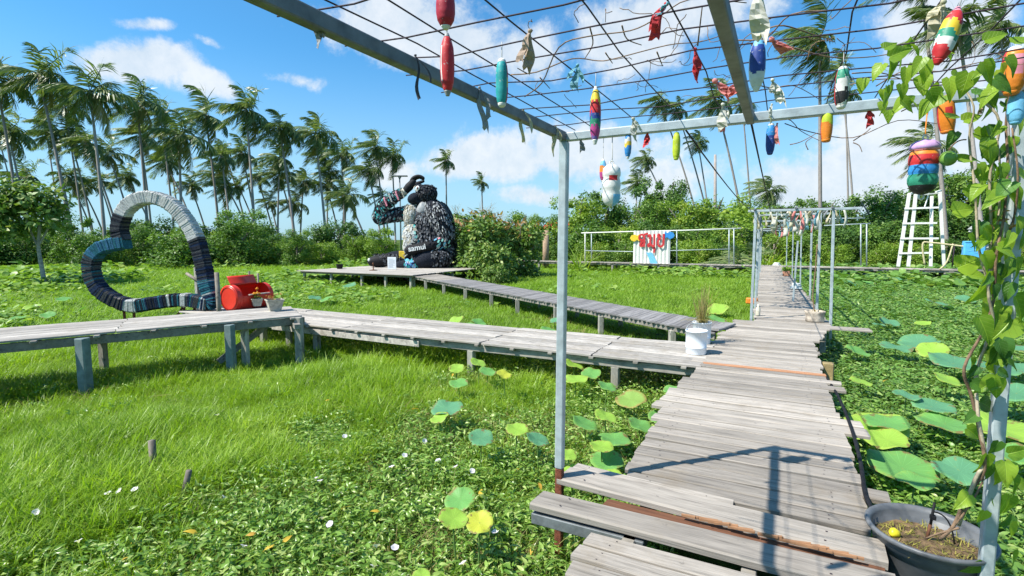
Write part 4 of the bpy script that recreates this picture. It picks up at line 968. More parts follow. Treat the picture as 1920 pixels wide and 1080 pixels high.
lump(head, 'brow', sp(570, 240, -.5), 62*u, 40*u, 22*u, 'dark_cloth', 16, .02, tilt=.35)
hd = head
e = sp(548, 257, -.96); ax_ = (-RY*.9 - RX*.45).normalized()
m = MB(); m.lathe(e, [(.0,.03),(.12,.03),(.125,.0)], 18, None, ax_); m.build('eye', M['p_white'], head)
m = MB(); m.lathe(e+ax_*.034, [(.0,.012),(.055,.012),(.058,.0)], 14, None, ax_); m.build('pupil', M['p_black'], head)
m = MB(); m.lathe(e+ax_*.045+Vector((0,0,0)), [(.0,.012),(.02,.012),(.022,.0)], 10, None, ax_); m.build('eye_glint', M['p_red'], head)
m = MB(); m.tube(spline([sp(452,345,-.62), sp(462,357,-.74), sp(482,353,-.80), sp(508,338,-.82)], 5), [.03,.045,.05,.05,.05,.05,.05,.05,.05,.05,.045,.045,.04,.04,.03,.02], 8); m.build('mouth', M['p_white'], head)
lump(head, 'ear', sp(677, 262, -.3), 14*u, 20*u, 18*u, 'black', 12)
m = MB(); m.tube(spline([sp(528,283,-.86), sp(556,300,-.86), sp(573,335,-.80), sp(577,385,-.74), sp(556,420,-.95)], 5), .014, 5); m.build('earphone_cord', M['white'], Ap)
m = MB(); m.tube(spline([sp(556,285,-.82), sp(505,260,-.70), sp(520,228,-.55), sp(560,222,-.4)], 4), .02, 5); m.build('brow_trim', M['p_cream'], head)
# raised right arm and hand shading the eyes
arm_a, PA, RA = limb(Ap, 'upper_arm', [sp(560,470,.2), sp(420,478,.0), sp(270,505,-.15), sp(165,535,-.2)], [82*u, 68*u, 56*u, 50*u], 'dark_cloth')
arm_b, PB, RB2 = limb(Ap, 'forearm', [sp(160,525,-.2), sp(205,430,-.28), sp(300,345,-.35), sp(395,288,-.4)], [52*u, 56*u, 50*u, 36*u], 'dark_cloth')
limb(Ap, 'wrist_band', [sp(385,296,-.4), sp(418,278,-.4)], [37*u, 33*u], 'p_cream')
limb(Ap, 'hand', [sp(415,280,-.4), sp(452,240,-.42), sp(492,195,-.44)], [30*u, 38*u, 30*u], 'black')
limb(Ap, 'finger', [sp(470,205,-.42), sp(492,160,-.46), sp(540,140,-.5), sp(582,155,-.5), sp(585,172,-.5)], [20*u, 17*u, 14*u, 13*u, 10*u], 'black', 10)
limb(Ap, 'finger', [sp(478,215,-.30), sp(505,165,-.32), sp(545,150,-.34), sp(575,165,-.34)], [18*u, 15*u, 13*u, 10*u], 'black', 10)
limb(Ap, 'thumb', [sp(490,228,-.45), sp(530,208,-.5), sp(585,188,-.52)], [20*u, 16*u, 12*u], 'black', 10)
# left arm down across the lap
arm_c, PC, RC = limb(Ap, 'upper_arm', [sp(665,440,-.75), sp(725,530,-.98), sp(780,640,-1.0), sp(800,715,-.95)], [78*u, 90*u, 78*u, 66*u], 'dark_cloth')
arm_d, PD, RD = limb(Ap, 'forearm', [sp(790,735,-1.0), sp(720,765,-1.2), sp(640,790,-1.32), sp(560,812,-1.4)], [62*u, 48*u, 42*u, 40*u], 'dark_cloth')
limb(Ap, 'hand', [sp(550,815,-1.4), sp(505,830,-1.42), sp(470,842,-1.40)], [36*u, 34*u, 22*u], 'black')
for q in range(4): limb(Ap, 'finger', [sp(478,832+q*14,-1.42+q*.03), sp(452,848+q*14,-1.42+q*.03), sp(440,870+q*10,-1.36)], [12*u, 10*u, 8*u], 'p_cream' if q == 1 else 'black', 8)
# legs
limb(Ap, 'thigh', [sp(740,895,-.9), sp(640,905,-1.25), sp(560,925,-1.35)], [92*u, 86*u, 66*u], 'dark_cloth')
limb(Ap, 'shin', [sp(560,940,-1.35), sp(470,950,-1.25), sp(380,960,-1.1)], [52*u, 46*u, 36*u], 'dark_cloth')
limb(Ap, 'thigh', [sp(470,900,-.1), sp(360,900,-.35), sp(280,905,-.5)], [84*u, 70*u, 60*u], 'dark_cloth')
limb(Ap, 'foot', [sp(290,910,-.5), sp(190,925,-.6), sp(120,930,-.65)], [60*u, 58*u, 46*u], 'black')
lump(Ap, 'toe', sp(100, 915, -.85), 13*u, 13*u, 15*u, 'p_white', 12)
M['sole_cream'] = plain('dusty cream rag', (.44,.40,.31), .9, 0, .35, 9, .4, .1); M['sole_light'] = plain('dusty light rag', (.50,.50,.47), .9, 0, .3, 9, .4, .1)
M['belly_grey'] = plain('charcoal fleece', (.11,.12,.135), .95, 0, .7, 9, .6, .1)
# chest, beard and belly panels
lump(Ap, 'chest_panel', sp(478, 510, -.62), 66*u, 70*u, 100*u, 'sole_cream', 20, .07)
lump(Ap, 'chest_panel', sp(590, 470, -.86), 62*u, 38*u, 84*u, 'p_grey', 18, .08)
lump(Ap, 'chest_panel', sp(585, 535, -.98), 50*u, 26*u, 56*u, 'p_white', 16, .06)
lump(Ap, 'belly_panel', sp(505, 740, -.80), 104*u, 70*u, 165*u, 'sole_cream', 20, .05)
lump(Ap, 'belly_patch', sp(632, 645, -1.0), 84*u, 40*u, 86*u, 'belly_grey', 18, .05)
# soles and rags sewn on: little overlapping plates
def plates(name, spots, cols, size=(.16, .06), lift=.01):
    mb = MB(); keys = list(cols)
    for (c, nrm, dn2, ci) in spots:
        nrm = nrm.normalized(); d = dn2 - nrm*dn2.dot(nrm)
        if d.length < .05: d = nrm.orthogonal()
        d.normalize(); s_ = nrm.cross(d); L = size[0]*random.uniform(.7, 1.2); W = size[1]*random.uniform(.8, 1.2); c = c + nrm*lift
        top = [c+d*(L*x)+s_*(W*y)+nrm*(.02+.025*(x+.5)) for x, y in ((-.5,-.35),(-.2,-.5),(.3,-.5),(.5,-.2),(.5,.2),(.3,.5),(-.2,.5),(-.5,.35))]
        bot = [p - nrm*.03 for p in top]; mb.add(top+bot, [tuple(range(8))]+[(k, 8+k, 8+(k+1) % 8, (k+1) % 8) for k in range(8)], ci)
    o = mb.build(name, [M[k] for k in keys], Ap); o['kind'] = 'stuff'; return o
def along(PP, RR, dens, pick, front=True):
    out = []
    for i in range(3, len(PP)-3):
        t = (PP[i+1]-PP[i-1]).normalized(); x = t.cross(RY).normalized(); y_ = t.cross(x)
        for k in range(dens):
            a = random.uniform(0, 6.283); nn = x*math.cos(a)+y_*math.sin(a)
            if nn.dot(RY) > .3: continue
            out.append((PP[i]+t*random.uniform(-.06,.06)+nn*RR[i]*.97, nn, -Vector((0,0,1))+t*.6, pick(i/len(PP))))
    return out
cl = ['sole_light', 'p_grey', 'black', 'p_teal', 'p_mint', 'sole_cream', 'p_navy', 'p_pink', 'p_sky', 'sole_grey', 'sole_dark']
M['sole_grey'] = plain('grey rubber', (.25,.255,.265), .8, 0, .4, 12, .3, .2); M['sole_dark'] = plain('charcoal rubber', (.075,.078,.086), .8, 0, .4, 12, .3, .2)
plates('sewn_soles', along(PC, RC, 60, lambda t: random.choice([0,9,9,9,2,2,9,10,2])), cl, (.15, .05))
plates('sewn_soles', along(PA, RA, 34, lambda t: random.choice([2,10,10,9,10,3,9,2,1])), cl, (.15, .06))
plates('sewn_soles', along(PB, RB2, 34, lambda t: random.choice([2,10,3,9,10,2,4] if t < .55 else [2,10,10,2,9,3])), cl, (.15, .06))
plates('sewn_soles', along(PD, RD, 9, lambda t: random.choice([8,0,7,2,4]) if t < .45 else 2), cl, (.18, .08))
def torso_spots(n):
    out = []
    for _ in range(n):
        h = random.uniform(10, 600); j = max(i for i in range(len(prof)) if prof[i][1] <= h); f = (h-prof[j][1])/(prof[j+1][1]-prof[j][1]); rr_ = lerp(prof[j][0], prof[j+1][0], f); a = random.uniform(math.pi*.95, math.pi*2.15); nn = RX*math.cos(a)+RY*math.sin(a)
        out.append((sp(640-(h/650)*14, 985-h)+RX*(215*u*rr_*math.cos(a))+RY*(.95*215*u*rr_*math.sin(a)), nn+Vector((0,0,.2)), Vector((random.uniform(-.3,.3),0,-1)), random.choice([2,10,10,10,2,9,10])))
    return out
plates('body_rags', torso_spots(1500), cl, (.18, .07))
def blanket(x0, x1, y0, y1, n, dyf, pick, size):
    out = []
    for _ in range(n):
        cx, cy = random.uniform(x0, x1), random.uniform(y0, y1); dy, nn = dyf(cx, cy); out.append((sp(cx, cy, dy), nn, Vector((0,0,-1)), pick(cx, cy)))
    return out
def ell(ccx, ccy, cdy, rx, ry, rz):
    def f(cx, cy):
        q = 1-((cx-ccx)/rx)**2-((cy-ccy)/rz)**2; q = max(q, .02); dy = cdy-ry*u*math.sqrt(q)
        nn = RX*((cx-ccx)/rx/rx)+Vector((0,0,1))*(-(cy-ccy)/rz/rz) - RY*(math.sqrt(q)/ry); return dy, nn
    return f
plates('belly_tiles', blanket(415, 590, 590, 890, 240, ell(505,740,-.80,106,72,168), lambda x, y: random.choice([0,5,5,0,1] if x < 500 else [4,3,1,2,2,5,0]), cl), cl, (.22, .13))
plates('chest_fur', blanket(420, 540, 410, 605, 200, ell(478,510,-.62,68,72,102), lambda x, y: random.choice([0,5,5,0]), cl), ['sole_light','p_grey','black','p_teal','p_mint','sole_cream'], (.24, .05))
plates('shoulder_fur', blanket(610, 700, 395, 480, 70, ell(640,470,-.80,100,42,120), lambda x, y: random.choice([0,1,5,1,0,2]), cl), cl, (.2, .05))
plates('leg_rags', blanket(440, 580, 905, 985, 90, ell(510,945,-1.32,90,55,52), lambda x, y: random.choice([8,3,6,2,8,1]), cl), cl, (.16, .07))
plates('leg_rags', blanket(650, 790, 800, 950, 60, ell(730,890,-.95,100,95,95), lambda x, y: random.choice([2,2,2,1,3,6]), cl), cl, (.16, .07))
plates('leg_rags', blanket(560, 850, 800, 975, 260, ell(700,900,-1.0,160,110,100), lambda x, y: random.choice([2,10,10,2,9,10]), cl), cl, (.16, .07))
plates('leg_rags', blanket(130, 420, 860, 960, 160, ell(275,915,-.5,190,66,62), lambda x, y: random.choice([2,10,10,2,10]), cl), cl, (.16, .07))
plates('head_rags', blanket(520, 700, 225, 380, 200, ell(612,302,-.45,97,94,84), lambda x, y: random.choice([2,10,10,2]), cl), cl, (.10, .05))
plates('sleeve_bands', [(sp(lerp(a,a+22,t), lerp(b_,b_+62,t), -.66), -RY-RX*.2, Vector((0,0,-1)), ci) for a, b_, ci in ((345,290,7),(285,310,0),(240,345,7),(395,270,5)) for t in [i/9 for i in range(10)]], cl, (.12, .07))
m = MB(); m.box(sp(365, 905, -.75), sp(365, 905, -.75)+Vector((.34,.1,.42)), 0, .02, Matrix.Rotation(YAW, 3, 'Z')); m.build('yellow_patch', M['p_yellow'], Ap)
# lettering on the wrist band
tcu = bpy.data.curves.new('lettering', 'FONT'); tcu.body = 'samui'; tcu.size = .40; tcu.extrude = .012; tcu.align_x = 'CENTER'; tcu.align_y = 'CENTER'; tcu.offset = .008
to = bpy.data.objects.new('tmp', tcu); COL.objects.link(to); bpy.context.view_layer.update()
tme = bpy.data.meshes.new_from_object(to.evaluated_get(bpy.context.evaluated_depsgraph_get())); bpy.data.objects.remove(to)
tme.materials.clear(); tme.materials.append(M['p_white'])
lt = link('lettering', tme, Ap); lt['label'] = 'white samui lettering on the forearm'
lt.location = sp(553, 800, -1.68)-wloc(Ap); xx_ = (sp(632,785,-1.62)-sp(475,812,-1.70)).normalized(); zz_ = (-RY+Vector((0,0,.15))); zz_ = (zz_-xx_*zz_.dot(xx_)).normalized(); yy_ = zz_.cross(xx_)
lt.rotation_euler = Matrix((xx_, yy_, zz_)).transposed().to_euler()
limb(Ap, 'arm_band', [sp(648,788,-1.335), sp(560,806,-1.41), sp(478,822,-1.42)], [46*u, 45*u, 42*u], 'black', 16, 0)

# notice board and small things on the platform
nb = atz(735, 505, PZ)
N1 = thing('notice_board', 'white notice board leaning on the platform before the statue', 'sign', nb)
m = MB(); R_ = Matrix.Rotation(YAW-.1, 3, 'Z'); m.box(nb+Vector((-.22,-.012,0)), nb+Vector((.22,.012,.62)), 0, .006, R_, nb); m.build('panel', M['white'], N1)
m = MB()
for q in range(9): m.box(nb+Vector((-.17,-.0155,.10+q*.052)), nb+Vector((random.uniform(.05,.17),-.0135,.112+q*.052)), 0, 0, R_, nb)
m.build('printed_lines', M['p_grey'], N1)
m = MB(); m.bar(nb+Vector((.0,.02,.5)), nb+Vector((-.1,.3,.0)), .03, .03); m.build('prop', M['joist'], N1)
c = atz(637, 504, PZ); o = MB(); o.lathe(c, [(.13,0),(.16,.12),(.18,.22),(.19,.24),(.17,.24),(.15,.1)], 18); o = o.build('black_pot', M['black'], None, c); tag(o, 'small black empty pot on the left of the statue platform', 'pot')
c = atz(700, 507, PZ); o = MB(); o.lathe(c, [(.2,0),(.2,.02),(.03,.04),(.02,.3),(.06,.34),(.0,.4)], 14); o = o.build('tap_stand', M['wood_brown'], None, c); tag(o, 'little brown stand on the platform edge left of the notice', 'stand')
c = atd(752, 470, 42); c.z = 0
Lp = thing('lamp_post', 'slim grey lamp post with flat head rising behind the statue', 'lamp post', c)
tp = atd(752, 333, 42).z
m = MB(); m.tube([c, c+Vector((0,0,tp))], [.07,.05], 8); m.build('pole', M['galv_dark'], Lp)
m = MB(); m.bar(c+RX*-.62+Vector((0,0,tp+.06)), c+RX*.62+Vector((0,0,tp+.06)), .35, .09, bev=.02); m.lathe(c+Vector((0,0,tp-.18)), [(.05,0),(.16,.2)], 10); m.build('lamp_head', M['galv_dark'], Lp)

# ================================================================== HEART SCULPTURE
hb = atz(243, 628, 0); HD = depth(hb)
H = thing('heart_sculpture', 'big tilted heart frame wound with grey, black and blue cloth strips', 'sculpture', hb)
pathpx = [(230,452),(224,432),(228,410),(240,388),(262,374),(290,371),(322,384),(348,412),(368,448),(380,490),(388,530),(396,568),
          (360,563),(325,563),(290,568),(250,573),(215,562),(185,540),(172,510),(174,484),(190,466),(215,458),(238,454)]
hp = spline([atd(a, b, HD) for a, b in pathpx], 7)
def wrap_col(i):
    f = i/len(hp)
    if f < .10: return ['p_black','dark_cloth','p_black']
    if f < .36: return ['c_pale2','c_grey2','c_pale2','c_pale2']
    if f < .44: return ['p_black','dark_cloth','c_navy2']
    if f < .50: return ['c_navy2','c_teal2','c_teal3','c_grey2']
    if f < .56: return ['c_teal3','p_black','p_black','c_navy2','c_grey2']
    if f < .60: return ['c_grey2','c_navy2','c_teal3','dark_cloth']
    if f < .66: return ['c_teal3','c_navy2','dark_cloth']
    if f < .69: return ['c_grey2','c_grey2','c_pale2']
    if f < .78: return ['p_black','dark_cloth','c_navy2','p_black']
    if f < .86: return ['dark_cloth','p_black','c_teal3','p_black']
    return ['c_blue2','c_teal3','c_blue2','c_teal3']
M['c_pale2'] = plain('pale cloth strip', (.56,.55,.51), .9, 0, .2, 30, .5, .1); M['c_grey2'] = plain('grey cloth strip', (.45,.45,.43), .9, 0, .3, 30, .5, .1); M['c_navy2'] = plain('navy cloth strip', (.02,.035,.075), .9, 0, .4, 30, .5, .1)
M['c_teal2'] = plain('teal cloth strip', (.05,.20,.25), .9, 0, .4, 30, .5, .1); M['c_teal3'] = plain('dark teal strip', (.03,.13,.17), .9, 0, .4, 30, .5, .1); M['c_blue2'] = plain('blue cloth strip', (.05,.15,.25), .9, 0, .3, 30, .5, .1)
hwid = .14; acc = 0; keysH = ['p_white','p_black','dark_cloth','c_grey2','c_navy2','c_teal2','c_teal3','c_blue2','p_cream','c_pale2']
seg = MB(); segs = 0; frac_names = []
def close_seg():
    global seg
    if seg.v:
        o = seg.build('cloth_winding', [M[k] for k in keysH], H)
    seg = MB()
prevset = None; ncount = 0
for i in range(len(hp)-1):
    cs = wrap_col(i)
    if prevset is not None and cs != prevset: close_seg()
    prevset = cs
    a, b_ = hp[i], hp[i+1]; L = (b_-a).length; k = max(1, int(L/.02)); t = (b_-a).normalized(); nx = t.cross(RY).normalized(); ny = RY
    for q in range(k):
        c0 = a.lerp(b_, q/k); c1 = a.lerp(b_, (q+1.15)/k); w0 = hwid*random.uniform(.93, 1.08); w1 = w0*random.uniform(.94, 1.05); d0 = .15*random.uniform(.95, 1.06)
        rg = lambda c, ww: [c+nx*(ww*x)+ny*(d0*y_) for x, y_ in ((-1,-.75),(-.78,-1),(.78,-1),(1,-.75),(1,.75),(.78,1),(-.78,1),(-1,.75))]
        r0, r1 = rg(c0+t*random.uniform(-.006,.006), w0), rg(c1, w1)
        seg.add(r0+r1, [(j, (j+1) % 8, 8+(j+1) % 8, 8+j) for j in range(8)]+[tuple(range(7,-1,-1)), tuple(range(8,16))], keysH.index(random.choice(cs)))
close_seg()
for px in (232, 251): 
    c = atd(px, 575, HD); m = MB(); m.tube([Vector((c.x, c.y, c.z+.1)), Vector((c.x+random.uniform(-.05,.05), c.y, -.1))], .03, 6); m.build('leg', M['rust'], H)
for px in (345, 365):
    c = atd(px, 565, HD); m = MB(); m.tube([Vector((c.x, c.y, c.z+.1)), Vector((c.x+random.uniform(-.1,.1), c.y, -.1))], .03, 6); m.build('leg', M['rust'], H)
m = MB(); c = atd(345, 570, HD); m.tube(bez(c, c+Vector((-.1,-.1,-.35)), c+Vector((-.55,-.3,-.62))), .025, 6); m.build('leg', M['rust'], H)
c = atd(372, 560, HD+.35); m = MB(); m.bar((c.x,c.y,-.1), (c.x,c.y,1.5), .09, .09); m.build('back_prop', M['post_wood'], H)
m = MB(); c1 = atd(350, 513, HD+.35); c2 = atd(376, 530, HD+.2); m.tube([c1, c2], .035, 6); m.build('back_prop', M['bark'], H)

# ================================================================== RED BARREL PLANTER, POTS, BUCKETS, POSTS
def frame_along(a, b_): d = (b_-a).normalized(); return d
ba = atz(437, 584, DZ); bb = atz(506, 580, DZ); ba.z = bb.z = DZ+.29; ba += RY*.12; ba += Vector((-.05,-.12,0)); bb = ba + Vector((-.06,1,0)).normalized()*.98
Bq = thing('barrel_planter', 'red plastic barrel lying on its side with a flap cut open', 'planter', (ba+bb)/2-Vector((0,0,.29)))
bd = (bb-ba).normalized(); bs = bd.cross(Vector((0,0,1))).normalized(); R_ = .285
m = MB(); n = 40; L = (bb-ba).length
def bpt(a, h, r): return ba+bd*h+(bs*math.cos(a)+Vector((0,0,1))*math.sin(a))*r
# shell with the opening on the top-front (angles measured from the side facing the viewer)
rings = [(0,.94),(.02,1.0),(.10,1.0),(.12,1.03),(.16,1.0),(L*.5,1.02),(L-.16,1.0),(L-.12,1.03),(L-.1,1.0),(L-.02,1.0),(L,.94)]
vs = []; fs = []
for h, f in rings:
    for k in range(n): vs.append(bpt(6.2832*k/n, h, R_*f))
for h, f in rings:
    for k in range(n): vs.append(bpt(6.2832*k/n, h, R_*f-.012))
K = len(rings)
def open_(i, k): 
    a = math.degrees(6.2832*(k+.5)/n); return 3 <= i <= 6 and 10 < a < 110
for i in range(K-1):
    for k in range(n):
        if open_(i, k): continue
        k2 = (k+1) % n; fs.append((i*n+k, i*n+k2, (i+1)*n+k2, (i+1)*n+k)); o_ = K*n; fs.append((o_+i*n+k2, o_+i*n+k, o_+(i+1)*n+k, o_+(i+1)*n+k2))
for i, rv in ((0, False), (K-1, True)):
    f = tuple(i*n+k for k in range(n)); fs.append(f if rv else tuple(reversed(f)))
m.add(vs, fs, 0, False); m.build('shell', M['red_plastic'], Bq)
m = MB(); m.lathe(ba-bd*.012, [(R_*.86,0),(R_*.9,.012),(R_*1.02,.012),(R_*1.02,.03)], 36, None, bd, caps=False); m.build('rim', M['red_plastic'], Bq)
m = MB()   # the flap folded up
vs = []
for j, h in enumerate((.14, L-.14)):
    for q in range(6):
        t = q/5; vs.append(bpt(rad(110), h, R_)+Vector((0,0,1))*(t*.20)-bs*(.14*t-.02*t*t))
m.add(vs, [(q, q+1, 6+q+1, 6+q) for q in range(5)], 0, True); fl = m.build('flap', M['red_plastic'], Bq); s_ = fl.modifiers.new('thickness', 'SOLIDIFY'); s_.thickness = .012
m = MB(); m.bar(bpt(rad(12), L*.3, R_*1.02), bpt(rad(12), L-.14, R_*1.02), .06, .02); m.build('edge_board', M['wood_long'], Bq)
def flower_pot(c, label, size, square=True, mk='concrete', flowers=0):
    T = thing('flower_pot', label, 'pot', c); m = MB(); h = size*1.0; n = 4 if square else 18; ro = YAW+.6
    def ring(r, z): return [Vector((c.x+r*math.cos(ro+6.2832*(k+.5)/n), c.y+r*math.sin(ro+6.2832*(k+.5)/n), c.z+z)) for k in range(n)]
    rs = [ring(size*.62, 0), ring(size*.92, h*.9), ring(size*1.0, h*.9), ring(size*1.0, h), ring(size*.9, h), ring(size*.85, h*.8)]
    vs = sum(rs, []); fs = [tuple(range(n-1,-1,-1)), tuple(range(5*n, 6*n))]
    for j in range(5):
        for k in range(n): fs.append((j*n+k, j*n+(k+1) % n, (j+1)*n+(k+1) % n, (j+1)*n+k))
    m.add(vs, fs); m.build('pot', M[mk], T)
    m = MB(); s0_ = ring(size*.86, h*.86); m.add(s0_+[Vector((c.x,c.y,c.z+h*.92))], [(k,(k+1) % n,n) for k in range(n)]); m.build('soil', M['soil'], T)
    if flowers:
        m = MB()
        for _ in range(30*flowers): 
            p0 = Vector((c.x+random.uniform(-.5,.5)*size, c.y+random.uniform(-.5,.5)*size, c.z+h*.9)); leaf(m, p0+Vector((0,0,random.uniform(0,.12))), rdir(-.1,.8), rdir(.2,1), .06, .03)
        m.build('foliage', M['leaf_bright'], T)
        for q in range(6):
            m = MB(); p0 = Vector((c.x+random.uniform(-.5,.5)*size, c.y+random.uniform(-.5,.5)*size, c.z+h+random.uniform(.08,.22)))
            m.tube([Vector((c.x,c.y,c.z+h*.8)), p0], .004, 4, 1)
            for pz, rr_ in ((0,.045),(.015,.032),(.028,.018)):
                vs = [p0+Vector((0,0,pz+.01))]+[p0+Vector((rr_*math.cos(k*.5236)*(1 if k % 2 else .8), rr_*math.sin(k*.5236)*(1 if k % 2 else .8), pz)) for k in range(12)]; m.add(vs, [(0,1+k,1+(k+1) % 12) for k in range(12)])
            m.build('flower', [G('marigold', (.85,.36,.02), rough=.7), M['lotus_stem']], T)
    return T
c = e0.lerp(e1, .62)+dn_*.34; c.z = RZ+.001; flower_pot(c, 'square beige pot with wilted plant on the corner of the raised boardwalk', .21, True, 'concrete', 0)
m = MB(); T = bpy.data.objects.get('flower_pot')
for _ in range(22): leaf(m, c+Vector((random.uniform(-.12,.12), random.uniform(-.12,.12), .2+random.uniform(0,.1))), rdir(-.3,.8), rdir(0,1), .07, .02)
m.build('wilted_leaves', M['leaf_russet'], T)
c = (ba+bb)/2 - bs*-.40 + bd*.02; c = atz(492, 577, DZ); c = ba+bd*.42+bs*.36; c.z = DZ+.09; 
flower_pot(c, 'small pale pot of orange marigolds in front of the red barrel', .17, True, 'concrete', 1)
for px, pyt, pyb, r_, lb in ((413,510,600,.05,'weathered round post between the heart and the red barrel'),(470,508,560,.035,'thin grey stake behind the barrel lid'),(486,512,560,.035,'crooked brown stake behind the open barrel')):
    b0 = atz(px, pyb+12, 0) if px != 413 else atz(px, 640, 0); dp = depth(b0); zt = atd(px, pyt, dp).z
    m = MB(); m.tube([b0-Vector((0,0,.1)), b0.lerp(Vector((b0.x,b0.y,zt)), .5)+RX*.01, Vector((b0.x,b0.y,zt))], [r_,r_*.95,r_*.9], 8); o = m.build('wooden_stake', M['bark'], None, b0); tag(o, lb, 'stake')
for px, pyb, pyt, lean, lb in ((288,878,823,0,'short square stake standing in the tall grass'),(334,925,880,.10,'short leaning round stub in the near grass')):
    b0 = atz(px, pyb, .08); b0.z = 0; dp = depth(b0); zt = atd(px, pyt, dp).z; m = MB()
    m.tube([b0-Vector((0,0,.1)), Vector((b0.x,b0.y,zt))+RX*lean], (.024 if lean else .030), 10 if lean else 4, twist=.3); o = m.build('wooden_stake', M['bark'], None, b0); tag(o, lb, 'stake')
# buckets with dry stalks
def bucket(c, R, Hh, label, rim=.0):
    T = thing('bucket', label, 'bucket', c); m = MB()
    m.lathe(c, [(R*.93,0),(R*.95,.005),(R*.955,Hh*.26),(R*.985,Hh*.27),(R*.985,Hh*.29),(R*.96,Hh*.3),(R*1.0,Hh*.93),(R*1.04,Hh*.935),(R*1.04,Hh),(R*.97,Hh),(R*.94,Hh*.5),(R*.9,.02)], 32); m.build('body', M['white'], T)
    m = MB(); pts = [c+Vector((0,0,Hh*.93))+RX*(R*1.05*math.cos(a))+(RY*.35+Vector((0,0,1))*.75)*(R*1.05*math.sin(a)) for a in [i*math.pi/12 for i in range(13)]]; m.tube(pts, .003, 5); m.build('handle', M['galv'], T)
    m = MB(); m.lathe(c+Vector((0,0,Hh*.5)), [(R*.9,0),(R*.5,.01),(0,.012)], 20, caps=False); m.build('soil', M['soil'], T); return T
c1 = Vector((-1.02, 7.62, DZ)); c2 = Vector((-1.05, 8.42, DZ))
bucket(c1, .145, .33, 'white plastic bucket at the junction, nearer of the pair')
T = bucket(c2, .135, .33, 'white plastic bucket with dry stalks, farther of the pair')
dst = thing('dry_stalks', 'bundle of dry straw stalks standing in the farther bucket', 'dry plant', c2+Vector((0,0,.2)))
m = MB()
for _ in range(120):
    a = random.uniform(0,6.28); r_ = .06*math.sqrt(random.random()); b0 = c2+Vector((r_*math.cos(a), r_*math.sin(a), .17)); blade(m, b0, Vector((random.gauss(0,.16), random.gauss(0,.16), 1)), random.uniform(.45,.85), .010, random.uniform(0,.12))
for _ in range(60): b0 = c2+Vector((random.gauss(0,.03), -.06, .35)); blade(m, b0, Vector((random.gauss(0,.6), -.8, .3)), random.uniform(.25,.5), .007, 1.0)
m.build('stalks', M['grass_dry'], dst)
# cable lying along the right edge of the deck
m = MB(); m.tube(spline([(.53,7.2,.50),(.57,6.2,.545),(.585,5.2,.55),(.565,4.4,.555),(.53,3.8,.55),(.55,3.4,.55),(.50,3.0,.45)], 6), .014, 7); o = m.build('hose_pipe', M['black'], None, (.55,5,.5)); tag(o, 'black hose lying along the right edge of the main deck', 'hose')

# ================================================================== FAR PERGOLA ALONG THE WALKWAY
Q = thing('pergola', 'far steel pergola over the walkway with rows of hanging rags', 'pergola', (.2, 11.5, DZ))
qz = 2.68
frames = [(11.5,-.50,.84), (13.6,-.52,.80), (17.0,-.62,.72), (22.5,-.78,.62), (27.5,-.9,.42), (32.0,-1.05,.2)]
for k, (yy, l, r_) in enumerate(frames):
    zt = qz+(.0 if k < 2 else -.02*k)
    sqbar(Q, 'post', (l, yy, DZ-.3), (l, yy, zt), .05, .05); 
    if k != 1: sqbar(Q, 'post', (r_+.04, yy, DZ-.3), (r_-.02, yy, zt), .05, .05)
    sqbar(Q, 'cross_beam', (l-.14, yy, zt+.02), (r_+(.42 if k == 0 else .12), yy, zt+.03), .045, .045)
sqbar(Q, 'post', (.70, 12.6, DZ-.3), (.67, 12.6, qz), .05, .05); sqbar(Q, 'post', (.30, 15.2, DZ), (.34, 15.2, 2.1), .045, .045)
for a, b_ in (((-.52, 11.4, qz+.05), (-1.06, 32.1, qz-.06)), ((.80, 11.4, qz+.05), (.2, 32.1, qz-.06)), ((.2, 11.4, qz+.06), (-.4, 32.1, qz-.06))): sqbar(Q, 'long_beam', a, b_, .04, .04, 'galv_dark')
for k in range(14):
    t = k/13; rod(Q, [(lerp(-.64,-1.2,t), lerp(11.9,31.5,t), qz+.075-.1*t), (lerp(.95,.3,t), lerp(11.9,31.5,t), qz+.075-.1*t)], .006)
rags = 0
for side_, tint_ in ((0, None), (1, None)):
    for k in range(26 if side_ == 0 else 30):
        t = (k/26)**1.3; yy = lerp(11.9, 26, t); xx = (lerp(-.5, -.9, t) if side_ == 0 else lerp(-.25, .75, random.random()))+random.uniform(-.05,.05)
        ck = random.choice(['c_white','c_cream','c_grey','c_white'] if side_ == 0 else ['c_pink','c_white','c_pink','c_cream','c_blue','c_white'])
        m = MB(); L = random.uniform(.22, .46); ww = random.uniform(.06, .15); p = Vector((xx, yy, qz+.05-.1*t)); vs = []
        ph = random.uniform(0, 6); n = 5
        for i in range(n+1):
            q = i/n; sd = RX*math.cos(ph+q)+RY*math.sin(ph+q); c = p+Vector((.03*math.sin(ph+q*4), .03*math.cos(ph+q*3), -L*q)); vs += [c-sd*ww*.5*(.5+q*.5), c+sd*ww*.5*(.5+q*.5)]
        m.add(vs, [(2*i,2*i+1,2*i+3,2*i+2) for i in range(n)], 0, True); o = m.build('rag', M[ck], Q); s_ = o.modifiers.new('thickness', 'SOLIDIFY'); s_.thickness = .003
